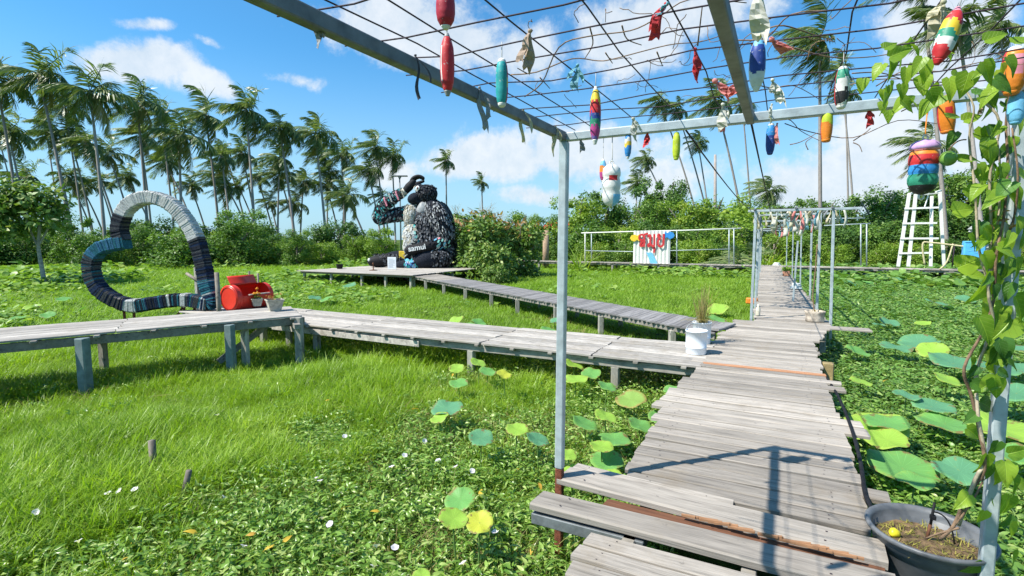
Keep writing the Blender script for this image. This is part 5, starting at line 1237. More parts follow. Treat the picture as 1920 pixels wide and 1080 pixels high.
for k in range(22):
    xx = lerp(-.35, 1.05, (k+.5)/22)+random.uniform(-.02,.02); ck = 'c_pink' if .12 < xx < .42 and random.random() < .85 else random.choice(['c_white','c_cream','c_white','c_grey','c_blue'])
    m = MB(); L = random.uniform(.14, .36); ww = random.uniform(.04, .09); p = Vector((xx, 11.52+random.uniform(0,.3), qz+.03)); vs = []; ph = random.uniform(0, 6)
    for i in range(6):
        q = i/5; sd = RX*math.cos(ph+q)+RY*math.sin(ph+q); c = p+Vector((.03*math.sin(ph+q*4), .03*math.cos(ph+q*3), -L*q)); vs += [c-sd*ww*.5*(.5+q*.5), c+sd*ww*.5*(.5+q*.5)]
    m.add(vs, [(2*i,2*i+1,2*i+3,2*i+2) for i in range(5)], 0, True); o = m.build('rag', M[ck], Q); s_ = o.modifiers.new('thickness', 'SOLIDIFY'); s_.thickness = .003
m = MB()
for _ in range(900):
    t = random.random()**1.6; c = Vector((lerp(-.8,-1.3,t)+random.gauss(0,.22), lerp(12.5,31,t), qz+.09-.1*t+random.gauss(0,.05))); leaf(m, c, rdir(-.5,.5), rdir(.2,1), .12, .08)
o = m.build('roof_creeper', M['leaf_bright'], Q); o['kind'] = 'stuff'

# things standing on the far part of the walkway
c = atz(1527, 603, DZ); T = thing('plant_pot', 'worn whitish cloth pot beside the pergola post on the walkway', 'pot', c)
m = MB(); m.lathe(c, [(.155,0),(.165,.03),(.16,.10),(.17,.16),(.185,.20),(.178,.215),(.15,.21),(.14,.17)], 22, wob=.03); m.build('pot', plain('stained canvas', (.50,.42,.33), .95, 0, .45, 9, .4), T)
m = MB()
for _ in range(14): blade(m, c+Vector((random.gauss(0,.05), random.gauss(0,.05), .18)), rdir(.3,.9), random.uniform(.1,.22), .012, .6)
m.build('dry_leaves', M['grass_dry'], T); m = MB(); m.tube(spline([c+Vector((0,0,.15)), c+Vector((-.05,.03,.5)), c+Vector((-.03,.06,.9)), c+Vector((-.02,.06,1.5))], 5), .012, 6); m.build('vine_stem', M['dry_stem'], T)
c = atz(1474, 517, DZ+.02); T = thing('plant_pot', 'long terracotta trough with green plants far along the walkway', 'pot', c)
m = MB(); m.box(c+Vector((-.14,-.35,0)), c+Vector((.14,.35,.22)), 0, .02); m.build('trough', M['terracotta'], T); m = MB()
for _ in range(120): leaf(m, c+Vector((random.uniform(-.13,.13), random.uniform(-.35,.35), .2+random.uniform(0,.14))), rdir(-.2,.9), rdir(0,1), .11, .06)
m.build('foliage', M['leaf_bright'], T)
for px, py, sc_, lb in ((1493,542,.15,'coil of white rope on the right of the far walkway'), (1456,498,.2,'heap of white sacking at the far end of the walkway')):
    c = atz(px, py, DZ+.01); m = MB()
    for q in range(4):
        r_ = sc_*(1-.12*q); m.tube([c+Vector((r_*math.cos(a)+random.gauss(0,.01), r_*.8*math.sin(a)+random.gauss(0,.01), .03+q*.045)) for a in [i*.5236 for i in range(13)]], .026, 6)
    o = m.build('rope_coil', M['p_white'], None, c); tag(o, lb, 'rope')
c = atz(1409, 578, .35); m = MB(); m.box(c+Vector((-.14,-.08,.12)), c+Vector((.14,.08,.27)), 0, .02); m.bar(c+Vector((0,0,-.45)), c+Vector((0,0,.13)), .04, .04, 1); o = m.build('marker_box', [M['p_orange'], M['joist']], None, c); tag(o, 'small orange box on a stick left of the far pergola posts', 'marker')
for k, (px, py, lb) in enumerate(((1421,577,'pale bottle standing behind the front left post of the far pergola'),)):
    c = atz(px, 592, DZ); m = MB(); m.lathe(c, [(.04,0),(.045,.02),(.045,.15),(.02,.2),(.02,.24)], 12); o = m.build('bottle', M['p_cream'], None, c); tag(o, lb, 'bottle')

# ================================================================== FAR RAILING WITH THE SIGN
def fz(px, py): return aty(px, py, FY+.25)
Rl = thing('railing', 'long pale pipe railing on the far boardwalk carrying the sign', 'railing', fz(1240, 497))
def pipe(parent, name, ps, r=.03, mk='galv'):
    m = MB(); m.tube(ps, r, 7); return m.build(name, M[mk], parent)
pipe(Rl, 'top_rail', [fz(1090,437), fz(1192,434), fz(1285,432), fz(1390,428)], .04, 'white_paint'); pipe(Rl, 'middle_rail', [fz(1098,470), fz(1190,472), fz(1290,469), fz(1370,467)], .025)
for px, t, b_ in ((1097,438,498),(1109,438,497),(1191,432,499),(1269,432,498),(1367,430,496),(1376,429,497)): pipe(Rl, 'post', [fz(px, b_), fz(px, t)], .035, 'galv' if px != 1097 else 'white_paint')
pipe(Rl, 'stay', [fz(1205,438), fz(1235,495)], .012, 'wire')
sA = Vector((fz(1198,0).x, FY+.18, fz(1198,494).z)); sB = Vector((fz(1270,0).x, FY+.18, fz(1198,433).z))
Sg = thing('sign', 'white corrugated sign with red hand-painted Thai lettering', 'sign', Vector(((sA.x+sB.x)/2, FY+.18, sA.z)))
m = MB(); n = 40; vs = []
for i in range(n+1):
    x_ = lerp(sA.x, sB.x, i/n); yy = FY+.18+.028*math.cos(i*math.pi*.5)
    vs += [(x_, yy, sA.z), (x_, yy, sB.z), (x_, yy+.012, sA.z), (x_, yy+.012, sB.z)]
fs = []
for i in range(n): a = 4*i; fs += [(a,a+4,a+5,a+1), (a+2,a+3,a+7,a+6), (a+1,a+5,a+7,a+3), (a,a+2,a+6,a+4)]
fs += [(0,1,3,2), (4*n,4*n+2,4*n+3,4*n+1)]
m.add(vs, fs); m.build('panel', M['white_paint'], Sg)
def sg(cx, cy): return Vector((lerp(sA.x, sB.x, (cx-675)/395), FY+.115, lerp(sB.z, sA.z, (cy-305)/335)))
strokes = [('letter', [[(757,447),(768,432),(780,440),(774,458),(760,458),(757,440),(772,412),(756,398),(743,380),(748,356),(772,343),(794,358),(799,385),(799,462)], [(745,388),(772,398),(798,402)], [(786,352),(810,338),(832,334)]]),
           ('letter', [[(838,366),(846,350),(860,352),(862,372),(861,410),(860,446),(848,462),(840,450),(852,438),(872,446),(896,462),(906,450),(906,400),(905,342)]]),
           ('vowel_mark', [[(890,478),(900,472),(908,482),(906,500),(904,522)]]),
           ('letter', [[(962,352),(950,342),(942,356),(952,372),(966,382),(950,394),(944,420),(950,450),(972,463),(996,452),(1003,425),(1004,340)]])]
NL = 0
for nm, ss in strokes:
    m = MB()
    for s_ in ss:
        pts = spline([sg(*p) for p in s_], 4); NL += 1
        pts = [p - Vector((0, .0016*i+.0007*NL, 0)) for i, p in enumerate(pts)]
        for i in range(len(pts)-1):
            d = (pts[i+1]-pts[i]); 
            if d.length > 1e-4: m.bar(pts[i]-d.normalized()*.03, pts[i+1]+d.normalized()*.03, .02, .125, 0, Vector((0,1,0)).cross(d))
    m.build(nm, M['p_red'], Sg)
m = MB(); q = [sg(822,525), sg(885,525), sg(945,636), sg(868,636)]; m.add(q+[p+Vector((0,.008,0)) for p in q], [(0,1,2,3),(4,7,6,5),(0,4,5,1),(1,5,6,2),(2,6,7,3),(3,7,4,0)]); m.build('blue_stripe', M['p_sky'], Sg)
def fish(cx, cy, mk, label, s_):
    c = sg(cx, cy)-Vector((0,.05,0)); m = MB()
    out = [(-.28,.0),(-.2,.16),(0,.22),(.16,.14),(.3,.24),(.3,-.2),(.16,-.1),(.0,-.22),(-.2,-.14)]
    vs = [c+Vector((x*s_*1.05, 0, z*1.05)) for x, z in out]+[c+Vector((x*s_*1.05, .06, z*1.05)) for x, z in out]; k = len(out)
    m.add(vs, [tuple(range(k)) if s_ < 0 else tuple(reversed(range(k))), tuple(range(2*k-1,k-1,-1))]+[(i,(i+1) % k,k+(i+1) % k,k+i) for i in range(k)])
    o = m.build('fish_cutout', M[mk], None, c); tag(o, label, 'cutout')
fish(690, 378, 'p_yellow', 'yellow fish-shaped cutout at the left corner of the sign', 1); fish(1066, 352, 'p_blue', 'blue fish-shaped cutout at the right corner of the sign', -1)
# right-hand railing frames
R2 = thing('railing', 'thin pale pipe frame on the far boardwalk right of the walkway', 'railing', fz(1618, 497))
for px in (1614, 1625): pipe(R2, 'post', [fz(px, 498), fz(px, 420)], .035)
pipe(R2, 'top_rail', [fz(1545,423), fz(1632,419)], .03); pipe(R2, 'top_rail', [fz(1545,410), fz(1622,409)], .03)
R3 = thing('railing', 'bent yellow bamboo handrail on the right of the far boardwalk', 'railing', fz(1760, 497))
bam = plain('bamboo', (.58,.50,.28), .6, 0, .2, 8); M['bamboo'] = bam
def gz(px, py): return aty(px, py, FY-.1)
m = MB(); m.tube(spline([gz(1734,497), gz(1730,458), gz(1745,455), gz(1790,460), gz(1850,466), gz(1920,462)], 5), .045, 7); m.build('rail', bam, R3)
m = MB(); m.tube(spline([gz(1762,505), gz(1776,490), gz(1787,457)], 4), .04, 7); m.build('rail', bam, R3); pipe(R3, 'post', [gz(1785,500), gz(1790,457)], .03, 'wire')
ca = gz(1824, 488); T = thing('cool_box', 'light blue plastic cool box standing on the far boardwalk', 'box', ca)
bw_ = 32/F*depth(ca); m = MB(); m.box(ca+Vector((-bw_/2,-.2,.10)), ca+Vector((bw_/2,.25,.10+bw_*.95)), 0, .05); m.build('box', M['blue_plastic'], T)
m = MB(); m.box(ca+Vector((-bw_*.48,-.225,.10+bw_*.90)), ca+Vector((bw_*.48,.27,.10+bw_*1.0)), 0, .03); m.build('lid', M['blue_plastic'], T)
m = MB(); m.box(ca+Vector((-bw_*.12,-.235,.10+bw_*.93)), ca+Vector((bw_*.10,-.222,.10+bw_*.98))); m.build('handle_slot', M['p_navy'], T)
for s_ in (-.3, .3): m = MB(); m.lathe(ca+Vector((bw_*s_-.03,-.1,.07)), [(.0,0),(.08,0),(.08,.08),(0,.08)], 14, None, (1,0,0)); m.build('wheel', M['black'], T)
m = MB(); m.tube(spline([ca+Vector((-.3*bw_,-.203,.1+bw_*.42)), ca+Vector((-.1*bw_,-.203,.1+bw_*.46)), ca+Vector((.05*bw_,-.203,.1+bw_*.5))], 4), .012, 5); m.tube(spline([ca+Vector((-.02*bw_,-.203,.1+bw_*.34)), ca+Vector((.15*bw_,-.203,.1+bw_*.3)), ca+Vector((.33*bw_,-.203,.1+bw_*.36))], 4), .012, 5); m.build('scribble', M['p_sky'], T)

# ================================================================== WHITE LADDER TOWER
TYy = 36.2
def tw(px, py, dy=0): return aty(px, py, TYy+dy)
Tw = thing('lookout_tower', 'tall white wooden ladder tower leaning in front of the trees', 'tower', tw(1725, 500))
def wpost(p, q, s_=.13): m = MB(); m.bar(p, q, s_, s_, bev=.01); m.build('leg', M['white_paint'], Tw)
wpost(tw(1684,500), tw(1705,363), .16); wpost(tw(1703,500,.0), tw(1717,364), .16); wpost(tw(1745,500), tw(1747,368,.9), .14); wpost(tw(1770,500,.9), tw(1762,360,.9), .15)
for a, b_ in (((1696,391),(1760,389)), ((1692,419),(1757,418)), ((1688,447),(1760,447)), ((1685,475),(1742,474))):
    m = MB(); m.bar(tw(*a, -.1), tw(*b_, -.1), .06, .10); m.build('rung', M['white_paint'], Tw)
for a, b_ in (((1703,364),(1720,359)), ((1755,360),(1764,357)), ((1718,366),(1760,362))): m = MB(); m.bar(tw(*a), tw(*b_, .5), .10, .07); m.build('top_bar', M['white_paint'], Tw)
m = MB(); m.bar(tw(1734,388,.2), tw(1742,362,.4), .05, .05); m.build('brace', M['white_paint'], Tw)
# stones stacked behind the vine, red roofed shelter, bare tan trunk
sc0 = aty(1858, 470, 37); sc0.z = 0
T = thing('stone_pile', 'tall pile of pale grey boulders half hidden behind the vine', 'stones', sc0)
for k in range(14):
    px, py = random.uniform(1836,1880), random.uniform(420,480); c = aty(px, py, 37+random.uniform(-.3,.5)); r_ = random.uniform(.3,.6); m = MB()
    m.lathe(c-Vector((0,0,r_*.7)), [(.05*r_,0),(.7*r_,.2*r_),(1*r_,.6*r_),(.8*r_,1.1*r_),(.1*r_,1.4*r_)], 8, wob=.18, sm=False); m.build('boulder', plain('boulder', (.40,.41,.40), .9, 0, .3, 4, .4) if k == 0 else bpy.data.materials['boulder'], T)
c = aty(1023, 492, 36); T0 = c.copy(); zt = aty(1023, 432, 36).z
m = MB(); m.tube([Vector((c.x,c.y,0)), Vector((c.x+.02,c.y,zt*.5)), Vector((c.x,c.y,zt))], [.26,.24,.22], 12); o = m.build('tree_snag', M['tan_trunk'], None, Vector((c.x,c.y,0))); tag(o, 'bare tan tree trunk standing behind the far boardwalk', 'trunk')
c = aty(1043, 424, 52); T = thing('shelter', 'small shelter with a red roof glimpsed through the trees', 'shelter', Vector((c.x,c.y,0)))
m = MB(); m.add([c+Vector((-1.6,-1,-.35)), c+Vector((1.6,-1,-.35)), c+Vector((1.4,1,.45)), c+Vector((-1.4,1,.45)), c+Vector((-1.6,-1,-.43)), c+Vector((1.6,-1,-.43)), c+Vector((1.4,1,.37)), c+Vector((-1.4,1,.37))], [(0,1,2,3),(7,6,5,4),(0,4,5,1),(1,5,6,2),(2,6,7,3),(3,7,4,0)]); m.build('roof', M['red_plastic'], T)
for sx_ in (-1.3, 1.3): m = MB(); m.bar(Vector((c.x+sx_,c.y-.8,0)), Vector((c.x+sx_,c.y-.8,c.z-.3)), .12, .12); m.build('post', M['post_wood'], T)

# ================================================================== PALMS
WIND = (-RX*.9 + RY*.15).normalized()
def make_frond(azm, elev, L, seedv, mk='frond', nl=38):
    rr = random.Random(seedv); d = Vector((math.cos(azm)*math.cos(elev), math.sin(azm)*math.cos(elev), math.sin(elev))); p = Vector((0,0,0)); pts = [p]; dirs = [d]; n = 11
    kw = rr.uniform(.22, .42); kg = rr.uniform(.10, .22)
    if elev > .2: kw *= 1.5
    for i in range(n):
        t = (i+1)/n; d = (d + WIND*kw*t*.9 - Vector((0,0,1))*kg*t*1.1).normalized(); p = p + d*(L/n); pts.append(p); dirs.append(d)
    m = MB(); m.tube(pts, [.045*(1-.8*i/n) for i in range(n+1)], 3, 0, cap=False)
    for k in range(nl):
        t = .1+.9*(k+.5)/nl; f = t*n; i = min(int(f), n-1); q = pts[i].lerp(pts[i+1], f-i); dd = dirs[i]
        sd = dd.cross(Vector((0,0,1))); sd = sd.normalized() if sd.length > .05 else Vector((1,0,0))
        ll = L*.29*rr.uniform(.8,1.15)*(.35+1.1*math.sin(math.pi*min(1, t*.85+.12)))*(1 if t < .9 else .7)
        for s_ in (-1, 1):
            e = (sd*s_*.6 + dd*.6 + WIND*rr.uniform(.35,.75) - Vector((0,0,1))*rr.uniform(.15,.6)).normalized()
            wv_ = e.cross(dd); wv_ = wv_.normalized() if wv_.length > .05 else Vector((0,0,1)); ww = .062*rr.uniform(.8,1.3); e2 = (e - Vector((0,0,1))*.35 + WIND*.2).normalized(); a = q+e*ll*.5; b_ = a+e2*ll*.5
            m.add([q-dd*ww*.5, q+dd*ww*.5, a+dd*ww*.75, a-dd*ww*.75, b_], [(0,1,2,3),(3,2,4)], 0)
    return m.mesh('frond', M[mk])
CROWNS = []
for s_ in range(8):
    fr = []; N_ = 24
    for k in range(N_):
        az_ = 6.283*k/N_*2.4+random.uniform(-.3,.3); lay = k/N_
        el_ = lerp(1.0, -1.0, lay**.85)+random.uniform(-.25,.25); fr.append(make_frond(az_, el_, random.uniform(2.6,4.0), s_*100+k, 'frond' if lay < .84 or random.random() < .3 else 'frond_y'))
    CROWNS.append(fr)
nut_m = MB(); nut_m.lathe((0,0,-.12), [(.02,0),(.1,.05),(.13,.13),(.09,.22),(.02,.26)], 8); NUT = nut_m.mesh('coconut', G('coconut', (.22,.26,.06), rough=.6))
# crown x, y, radius, trunk x where it meets the bushes (all in photo pixels)
PALMS = [(-8,150,80,45),(70,137,82,140),(168,172,82,200),(256,188,72,280),(335,252,74,342),(385,216,62,415),(461,205,68,480),(14,245,62,58),(96,252,52,142),(160,268,54,232),(202,288,48,258),(262,252,56,288),(308,302,46,378),
         (404,326,40,440),(446,347,26,492),(150,346,40,205),(523,238,66,556),(590,250,64,614),(640,288,44,648),(703,275,46,724),(735,292,44,742),(689,318,46,718),(611,346,40,640),(646,376,32,640),(569,340,40,562),(523,326,46,560),
         (551,380,38,548),(414,292,50,436),(453,285,46,486),(836,300,31,838),(903,340,23,906),(717,368,34,732),(604,290,36,694),(40,330,48,110),(235,330,40,300),(355,345,36,395),(480,330,40,520),(300,215,50,330),(120,200,52,160),
         (1235,188,44,1322),(1267,202,38,1340),(1308,266,34,1336),(1341,186,60,1402),(1391,192,44,1412),(1441,358,48,1450),(1537,72,92,1538),(1575,130,50,1606),(1585,175,44,1592),(1209,298,34,1280),(1194,342,36,1192),(1795,38,105,1846),(1737,272,72,1788),(1875,45,70,1905),(1722,-60,100,1778),(1150,420,28,1152)]
rp_ = random.Random(5)
for q in range(13):
    cx = rp_.uniform(-20, 690); hy = 190+cx*.13+rp_.uniform(20, 130); PALMS.append((cx, min(hy, 385), rp_.uniform(30, 52), cx+rp_.uniform(-14, 62)))
order = sorted(range(len(PALMS)), key=lambda i: PALMS[i][0]); rank = {i: k+1 for k, i in enumerate(order)}
for i, (cx, cy, r_, bx) in enumerate(PALMS):
    dp = max(36, min(88, 3.55*F/r_*1.08)); top = atd(cx, cy, dp); base = atd(bx, 448+2.15*F/dp, dp*random.uniform(.98,1.03)); base.z = 0; hgt = top.z
    short = hgt < 8
    lean = 'upright' if abs(cx-bx) < 14 else ('leaning left' if cx < bx else 'leaning right')
    T = thing('coconut_palm', '%s coconut palm %s, its crown %s from the left of all palms' % ('short' if short else ('very tall' if hgt > 19 else 'tall'), lean, ordinal(rank[i])), 'palm tree', base, 'windblown coconut palms along the horizon')
    mid = base.lerp(top, .5); mid += (Vector((base.x,base.y,mid.z))-mid)*-.0 + RX*((bx-cx)*dp/F*.16)
    pts = bez(base, mid, top, 12); m = MB(); r0 = .155 if not short else .2
    m.tube(pts, [r0*(1.35 if k == 0 else 1-.42*k/12)*(1+.06*(k % 2)) for k in range(13)], 8); m.build('trunk', M['trunk'], T)
    sc_ = r_*dp/F/3.6; sr = random.Random(i); fr = CROWNS[sr.randrange(8)]; rz = sr.uniform(-.5,.5)
    for fm in fr:
        if sr.random() < .07: continue
        o = link('frond', fm, T); o.location = top-base; o.scale = (sc_*sr.uniform(.9,1.08),)*3; o.rotation_euler = (0,0,rz)
    for q in range(3 if dp < 60 else 0): o = link('coconut', NUT, T); o.location = top-base+Vector((sr.uniform(-.3,.3), sr.uniform(-.3,.3), -.35)); o.scale = (1.1,)*3
# a dead trunk without a crown
dp = 52; b0 = atd(1337, 448+2.15*F/dp, dp); b0.z = 0; t0 = atd(1341, 290, dp)
m = MB(); m.tube([b0, b0.lerp(t0,.5)+RX*.1, t0], [.2,.16,.12], 8); o = m.build('dead_palm_trunk', M['trunk'], None, b0); tag(o, 'dead headless palm trunk standing between the middle palms', 'trunk')

# ================================================================== TREES AND BUSHES
def crown_mesh(nlobe, nleaf, lsize, mk, seedv, tall=1.0, spread=.66, aspect=.55):
    """unit crown: leaf-sized faces spread over and inside many uneven lobes"""
    rr = random.Random(seedv); m = MB(); lobes = []
    for _ in range(nlobe):
        a = rr.uniform(0, 6.283); r = spread*math.sqrt(rr.random()); z = rr.uniform(.06, .84)*(1-.35*r*rr.random()); lobes.append((Vector((r*math.cos(a), r*math.sin(a), z*tall)), rr.uniform(.10,.36)*(1-.2*z)*min(1, tall*1.1)))
    for _ in range(nleaf):
        c, R = rr.choice(lobes); th = rr.uniform(0, 6.283); zz = rr.uniform(-.6, 1); h = math.sqrt(max(0,1-zz*zz)); nn = Vector((h*math.cos(th), h*math.sin(th), zz))
        p = c + nn*R*rr.uniform(.62, 1.12)*(1+.2*math.sin(7*th+5*zz)); d = (nn*.3+Vector((rr.uniform(-1,1), rr.uniform(-1,1), rr.uniform(-1,.5)))).normalized()
        s_ = d.cross(nn+Vector((rr.uniform(-.5,.5), rr.uniform(-.5,.5), .4))); 
        if s_.length < .1: continue
        s_.normalize(); L = lsize*rr.uniform(.6,1.35); W = L*aspect
        if p.z < 0: p.z = abs(p.z)*.3
        m.add([p, p+d*L*.45+s_*W*.5, p+d*L, p+d*L*.45-s_*W*.5], [(0,1,2,3)], 0)
    return m.mesh('crown', M[mk])
CR = {}
for ki, (key, mk, nl, nf, ls) in enumerate((('dark','leaf_dark',34,7000,.066),('mid','leaf_mid',34,7000,.066),('bright','leaf_bright',30,6500,.066),('gloss','leaf_gloss',30,2300,.125))):
    CR[key] = {ta: [crown_mesh(int(nl*(.8+.35*ta)), int(nf*(.7+.4*ta)), ls, mk, ki*10+q+int(ta*70), ta) for q in range(2)] for ta in (.7, 1.3, 2.2)}
trk = MB(); trk.tube([(0,0,0),(.02,.01,.3),(-.01,.02,.6)], [.045,.035,.018], 7)
for q in range(5): a = q*1.3; trk.tube([(0,0,.2+.06*q),(.2*math.cos(a),.2*math.sin(a),.4+.07*q),(.34*math.cos(a),.34*math.sin(a),.52+.07*q)], [.02,.013,.005], 5)
TRK = trk.mesh('trunk', M['bark'])
def bush(px, py_top, wpx, dp, kind, label, name='bush', cat='bush', group='trees and bushes along the far edge', zlift=0.0, deep=None):
    b0 = atd(px, 448+2.15*F/dp, dp); b0.z = 0; hgt = atd(px, py_top, dp).z; wd_ = wpx/F*dp/2
    T = thing(name, label, cat, b0, group)
    ta = min((.7, 1.3, 2.2), key=lambda q: abs(math.log(q*wd_/hgt)))
    o = link('crown', random.choice(CR[kind][ta]), T); o.scale = (wd_*1.12, (deep or wd_)*1.05, (hgt-zlift)/ta*1.02); o.location = (0,0,zlift); o.rotation_euler = (0,0,random.uniform(0,6.28))
    o = link('trunk', TRK, T); s_ = hgt; o.scale = (s_*.8, s_*.8, s_)
    return T
BUSH = []   # px, top py, width px, depth, kind
for px in range(-40, 720, 52): BUSH.append((px+random.uniform(-12,12), random.choice([random.uniform(398,425), random.uniform(425,462), random.uniform(430,455)])-(10 if px < 300 else 0), random.uniform(70,140), random.uniform(44,54), random.choice(['dark','mid','dark','bright'])))
for px in range(-30, 460, 75): BUSH.append((px+random.uniform(-25,25), random.uniform(385,448), random.uniform(90,160), random.uniform(37,42), random.choice(['dark','mid','mid'])))
for px in range(440, 720, 45): BUSH.append((px+random.uniform(-20,20), random.uniform(420,468), random.uniform(55,110), random.uniform(40,44), random.choice(['mid','bright','bright'])))
BUSH += [(870,395,80,50,'mid'),(930,375,100,52,'dark'),(985,392,90,50,'bright'),(1030,385,90,50,'mid'),(960,430,90,44,'bright'),(1015,440,90,43,'mid'),
         (1085,372,110,48,'bright'),(1135,365,110,50,'mid'),(1190,362,120,52,'dark'),(1245,335,95,54,'dark'),(1225,380,110,48,'mid'),(1285,378,110,46,'bright'),(1335,368,130,47,'bright'),(1385,388,100,46,'mid'),
         (1100,420,110,42,'mid'),(1160,425,110,41,'bright'),(1300,425,110,41,'mid'),(1345,430,110,42,'bright'),(1390,410,80,43,'dark'),(1230,415,90,42,'dark'),
         (1430,400,100,46,'dark'),(1480,392,100,47,'mid'),(1535,378,110,48,'mid'),(1585,380,100,48,'dark'),(1450,440,90,42,'bright'),(1500,440,110,42,'mid'),(1550,425,110,42,'dark'),(1600,425,110,43,'mid'),
         (1640,362,120,48,'mid'),(1690,345,120,50,'dark'),(1735,330,120,52,'dark'),(1790,322,140,50,'mid'),(1850,315,140,50,'mid'),(1905,305,140,50,'dark'),(1970,300,160,50,'mid'),
         (1650,415,110,43,'dark'),(1700,420,110,42,'mid'),(1755,400,120,43,'dark'),(1815,390,120,43,'mid'),(1880,395,130,43,'bright'),(1940,380,140,43,'mid'),
         (1650,460,70,38.5,'bright'),(1712,462,90,38,'bright'),(1775,455,80,38,'mid'),(1850,462,80,38.5,'bright'),(1915,455,90,38,'bright'),(1560,462,80,39,'bright'),(1110,458,70,38,'bright'),(1170,455,70,38,'mid'),(1310,455,80,38,'bright'),(1350,458,70,38,'mid'),
         (-60,390,160,40,'dark'),(2010,330,160,46,'mid')]
BUSH = [(a, b-(24 if d > 45 and a > 1050 else (10 if a > 1050 else rp_.uniform(-8, 12))), c*(1.15 if a > 1050 else 1), d, e) for a, b, c, d, e in BUSH]
BUSH.sort(key=lambda b: b[0])
names = {'dark':'dark green','mid':'mid green','bright':'yellow-green'}
cnt = {}
for (px, pt, wp, dp, kd) in BUSH:
    row = 'front row' if dp < 41 else ('middle row' if dp < 45 else 'back row'); kk = (kd, row); cnt[kk] = cnt.get(kk, 0)+1
    big = atd(px, pt, dp).z > 5
    bush(px, pt, wp, dp, kd, '%s leafy %s, %s of its colour from left in the %s' % (names[kd], 'tree' if big else 'bush', ordinal(cnt[kk]), row), 'leafy_tree' if big else 'leafy_bush', 'tree' if big else 'bush')
# shrub before the platform with russet tips
for q, (px, pt, wp, dp, lb) in enumerate(((905,385,130,28.5,'tall glossy green shrub with russet tips beside the statue'),(975,405,110,29.5,'broad glossy shrub right of the one beside the statue'),(925,450,110,26,'low glossy shrub at the edge of the statue platform'),(930,492,60,24.5,'small leafy shrub at the foot of the slatted boardwalk'))):
    T = bush(px, pt, wp, dp, 'gloss', lb, 'glossy_shrub', 'shrub', 'shrubs beside the statue platform')
    if q < 2:
        m = MB(); b0 = wloc(T); hh = atd(px, pt, dp).z; ww = wp/F*dp/2
        for _ in range(90):
            a = random.uniform(0,6.28); r_ = ww*.8*math.sqrt(random.random()); c = Vector((b0.x+r_*math.cos(a), b0.y+r_*math.sin(a), hh*random.uniform(.62,.9))); leaf(m, c, rdir(0,1), rdir(-.3,1), .3, .13)
        m.build('russet_tips', M['leaf_russet'], T)
# bare whitish tree behind the statue
dp = 46; b0 = atd(893, 490, dp); b0.z = 0; T = thing('bare_tree', 'leafless pale tree with fine twigs behind the statue', 'tree', b0); zt = atd(893, 352, dp).z
m = MB(); m.tube([b0, b0+Vector((0,0,zt*.55))], [.14,.07], 6); m.build('trunk', M['dry_pale'], T); m = MB()
def grow(p, d, L, r_, n):
    q = p+d*L; m.tube([p, (p+q)/2+rdir(-1,1)*L*.06, q], [r_, r_*.8, r_*.6], 4, cap=False)
    if n == 0: return
    for _ in range(3): grow(p.lerp(q, random.uniform(.5,1)), (d+rdir(-.3,.7)*.75).normalized(), L*random.uniform(.6,.8), r_*.6, n-1)
for _ in range(5): grow(b0+Vector((0,0,zt*random.uniform(.3,.55))), (rdir(.2,.9)).normalized(), zt*.22, .04, 3)
m.build('branches', M['dry_pale'], T)
# tree at the left edge with a pale bare trunk
b0 = atz(85, 537, 0); dp = depth(b0); T = thing('small_tree', 'small tree with slim pale trunk and loose crown at the left edge', 'tree', b0)
pt = lambda px, py: atd(px, py, dp)
m = MB(); m.tube(spline([b0-Vector((0,0,.1)), pt(78,500), pt(72,462), pt(75,420)], 4), [.11,.1,.1,.095,.09,.085,.08,.08,.07,.07,.06,.06,.05], 8); m.tube(spline([pt(73,465), pt(60,440), pt(45,400)], 4), .045, 6); m.tube(spline([pt(72,462), pt(84,440), pt(98,415)], 4), .04, 6); m.build('trunk', plain('pale bark', (.36,.33,.27), .9, 0, .3, 8, .3), T)
o = link('crown', CR['gloss'][1.3][0], T); cc_ = pt(45, 450); o.location = Vector((cc_.x, cc_.y, pt(45,450).z))-b0; o.scale = (2.6, 2.2, 2.2); o['label'] = 'loose leafy crown with sky showing through'
o = link('crown', CR['mid'][.7][1], T); cc_ = pt(0, 400); o.location = cc_-b0; o.scale = (1.8,1.8,1.8)
# strap-leaved plants and young palms near the far boardwalk
def strap_plant(px, py, hpx, y_, mk, label, n=34, wd=.11, name='strap_leaf_plant'):
    c = aty(px, py, y_); c.z = 0; hh = hpx/F*depth(c); T = thing(name, label, 'plant', c, 'strap-leaved plants at the far boardwalk')
    for _ in range(n):
        m = MB(); blade(m, c+Vector((random.gauss(0,.18), random.gauss(0,.12), 0)), rdir(.55,.97), hh*random.uniform(.7,1.25), wd*random.uniform(.7,1.2), random.uniform(.15,.6), 0, 5); m.build('leaf', M[mk], T)
strap_plant(1088, 505, 62, FY-1.2, 'leaf_bright', 'clump of bright strap leaves left of the railing')
strap_plant(1440, 470, 58, FY+2.6, 'leaf_bright', 'bright broad strap-leaved plant behind the far pergola', 30, .22)
def young_palm(px, py, rpx, y_, label):
    c = aty(px, py, y_); c.z = .3; T = thing('young_palm', label, 'palm tree', c, 'young palms by the far boardwalk'); s_ = rpx/F*depth(c)/3.2
    for fm in CROWNS[random.randrange(8)][:12]: o = link('frond', fm, T); o.scale = (s_,)*3
    m = MB(); m.tube([c-Vector((0,0,.4)), c+Vector((0,0,.15))], [.15,.12], 8); m.build('trunk', M['trunk'], T)
young_palm(1375, 480, 62, FY+2.2, 'young palm with arching fronds right of the sign'); young_palm(1408, 470, 60, FY+3.4, 'young palm behind the far end of the walkway')

